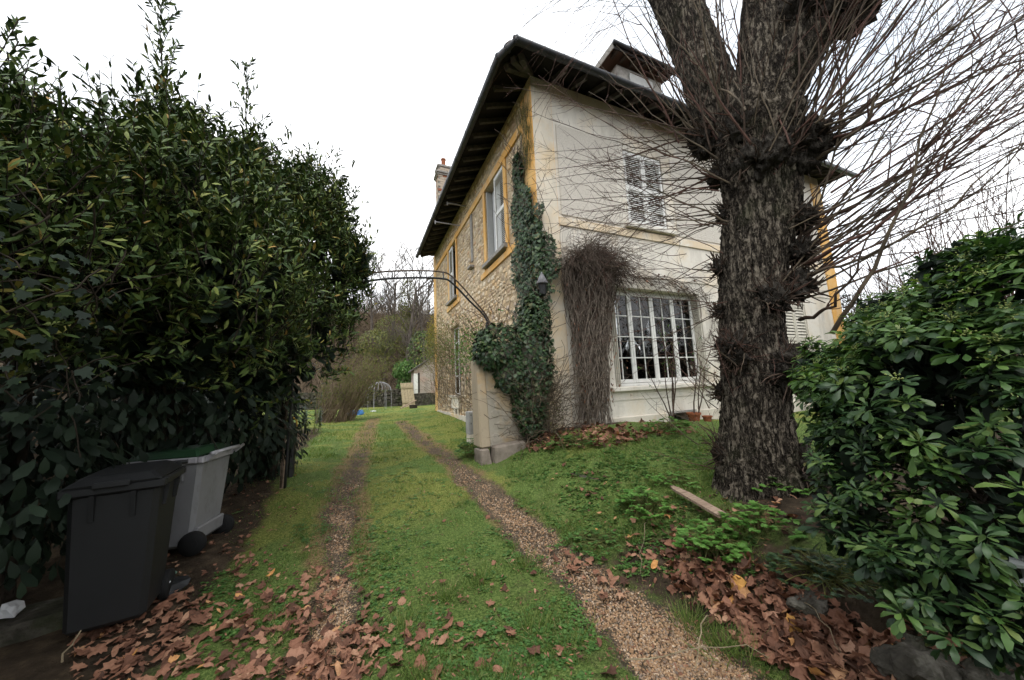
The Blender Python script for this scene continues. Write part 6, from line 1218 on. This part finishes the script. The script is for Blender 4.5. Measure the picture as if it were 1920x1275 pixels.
herb('low ivy-like plants between the leaf bank and the evergreen shrub', 1545, 1090, .25, .12, 90, .035, 'ivy', None); herb('yellowish sprawling weeds beside the right wheel track', 1130, 1015, .3, .05, 70, .03, 'weed', None)
# broken plank, stones in the bank, pots, sticks
A, B = ground(1262, 930)+np.array([0, 0, .10]), ground(1365, 1003)+np.array([0, 0, .13]); b = MB(); d = unit(B-A); s = unit(np.cross(d, [0, 0, 1])); w = .045
pts = [A-s*w*.25, A+s*w*.5, A+d*.1+s*w, B+s*w*.9-d*.03, B-s*w, A+d*.22-s*w*.95]; dn = np.array([0, 0, -.02]); n = len(pts); b.add([*pts, *[q+dn for q in pts]], [tuple(range(n)), tuple(range(2*n-1, n-1, -1))]+[(i, n+i, n+(i+1) % n, (i+1) % n) for i in range(n)]); tag(b.build('broken_plank', M['plank']), 'broken weathered plank lying among green leaves in front of the tree', 'plank')
def rock(label, u, v, r, sq, seed, dz=0):
    c = ground(u, v)+np.array([0, 0, dz]); bm = bmesh.new(); bmesh.ops.create_icosphere(bm, subdivisions=4, radius=1); rr = random.Random(seed)
    for q in bm.verts:
        p = q.co; f = 1+.22*mnoise.noise(p*1.5+Vector((seed, 0, 0)))+.22*mnoise.noise(p*3.3+Vector((0, seed, 0)))+.12*mnoise.noise(p*8)+.05*mnoise.noise(p*19); g_ = 1/max(abs(p.x)**4+abs(p.y)**4+abs(p.z)**4, .2)**.25; q.co = Vector((p.x*f*g_*r*sq[0]+c[0], p.y*f*g_*r*sq[1]+c[1], p.z*f*g_*r*sq[2]+c[2]))
    me = bpy.data.meshes.new('edging_stone'); bm.to_mesh(me); bm.free(); o = put('edging_stone', me, M['grey_stone']); tag(o, label, 'stone', 'edging stones at the foot of the shrub'); return o
rock('small pale edging stone half buried above the leaf bank', 1525, 1135, .10, (1.1, .8, .8), 3, -.03); rock('large dark edging stone below the evergreen shrub in the corner', 1735, 1240, .15, (1.2, .8, .7), 6, -.05); rock('edging stone at the far right under the shrub', 1890, 1275, .14, (1, .8, .6), 8, -.05)
def pot(label, x, y, r):
    b = MB(); z = tz(x, y); b.lathe((x, y, z-.01), [(r*.7, 0), (r*.95, r*1.1), (r*1.08, r*1.1), (r*1.1, r*1.4), (r*.98, r*1.4), (r*.9, r*1.2)], 18); tag(b.build('terracotta_pot', M['terracotta']), label, 'pot', 'terracotta pots by the wall')
q = on_y(1303, 797, 5.1); pot('round terracotta pot at the wall foot right of the cellar vent', q[0], 5.1, .13); q = on_y(1328, 799, 4.95); pot('smaller terracotta pot half hidden by the tree trunk', q[0], 4.95, .09)
for (a, e, r, lab) in (((1180,1262),(1440,1250),.0035,'long thin dry stick lying across the gravel in the foreground'), ((1330,1170),(1310,1275),.004,'thin dry grass stalk at the edge of the leaf bank'), ((110,1270),(175,1180),.005,'thin dry stick leaning before the dark bin'), ((1500,1140),(1590,1260),.003,'thin pale stalk lying down the leaf bank'), ((1215,980),(1200,1090),.003,'pale curved stalk beside the right wheel track')):
    A, B = ground(*a), ground(*e); t = np.linspace(0, 1, 8)[:, None]; P = A*(1-t)+B*t+RNG.normal(size=(8, 3))*.01+np.array([0, 0, .05])+np.array([0, 0, .05])*np.sin(t*3.14); b = MB(); b.tube(P, [r*(1-.5*x) for x in np.linspace(0, 1, 8)], 5); tag(b.build('dry_stick', M['dry_stem']), lab, 'stick')
# low stone kerb at the lawn edge
A, B = ground(1070, 885), ground(1130, 898); b = MB(); b.beam(A+np.array([0, 0, -.03]), B+np.array([0, 0, -.035]), .09, .06); tag(b.build('kerb_stone', M['grey_stone'], None, bevel=.012), 'single low kerb stone sunk in the lawn edge', 'kerb')
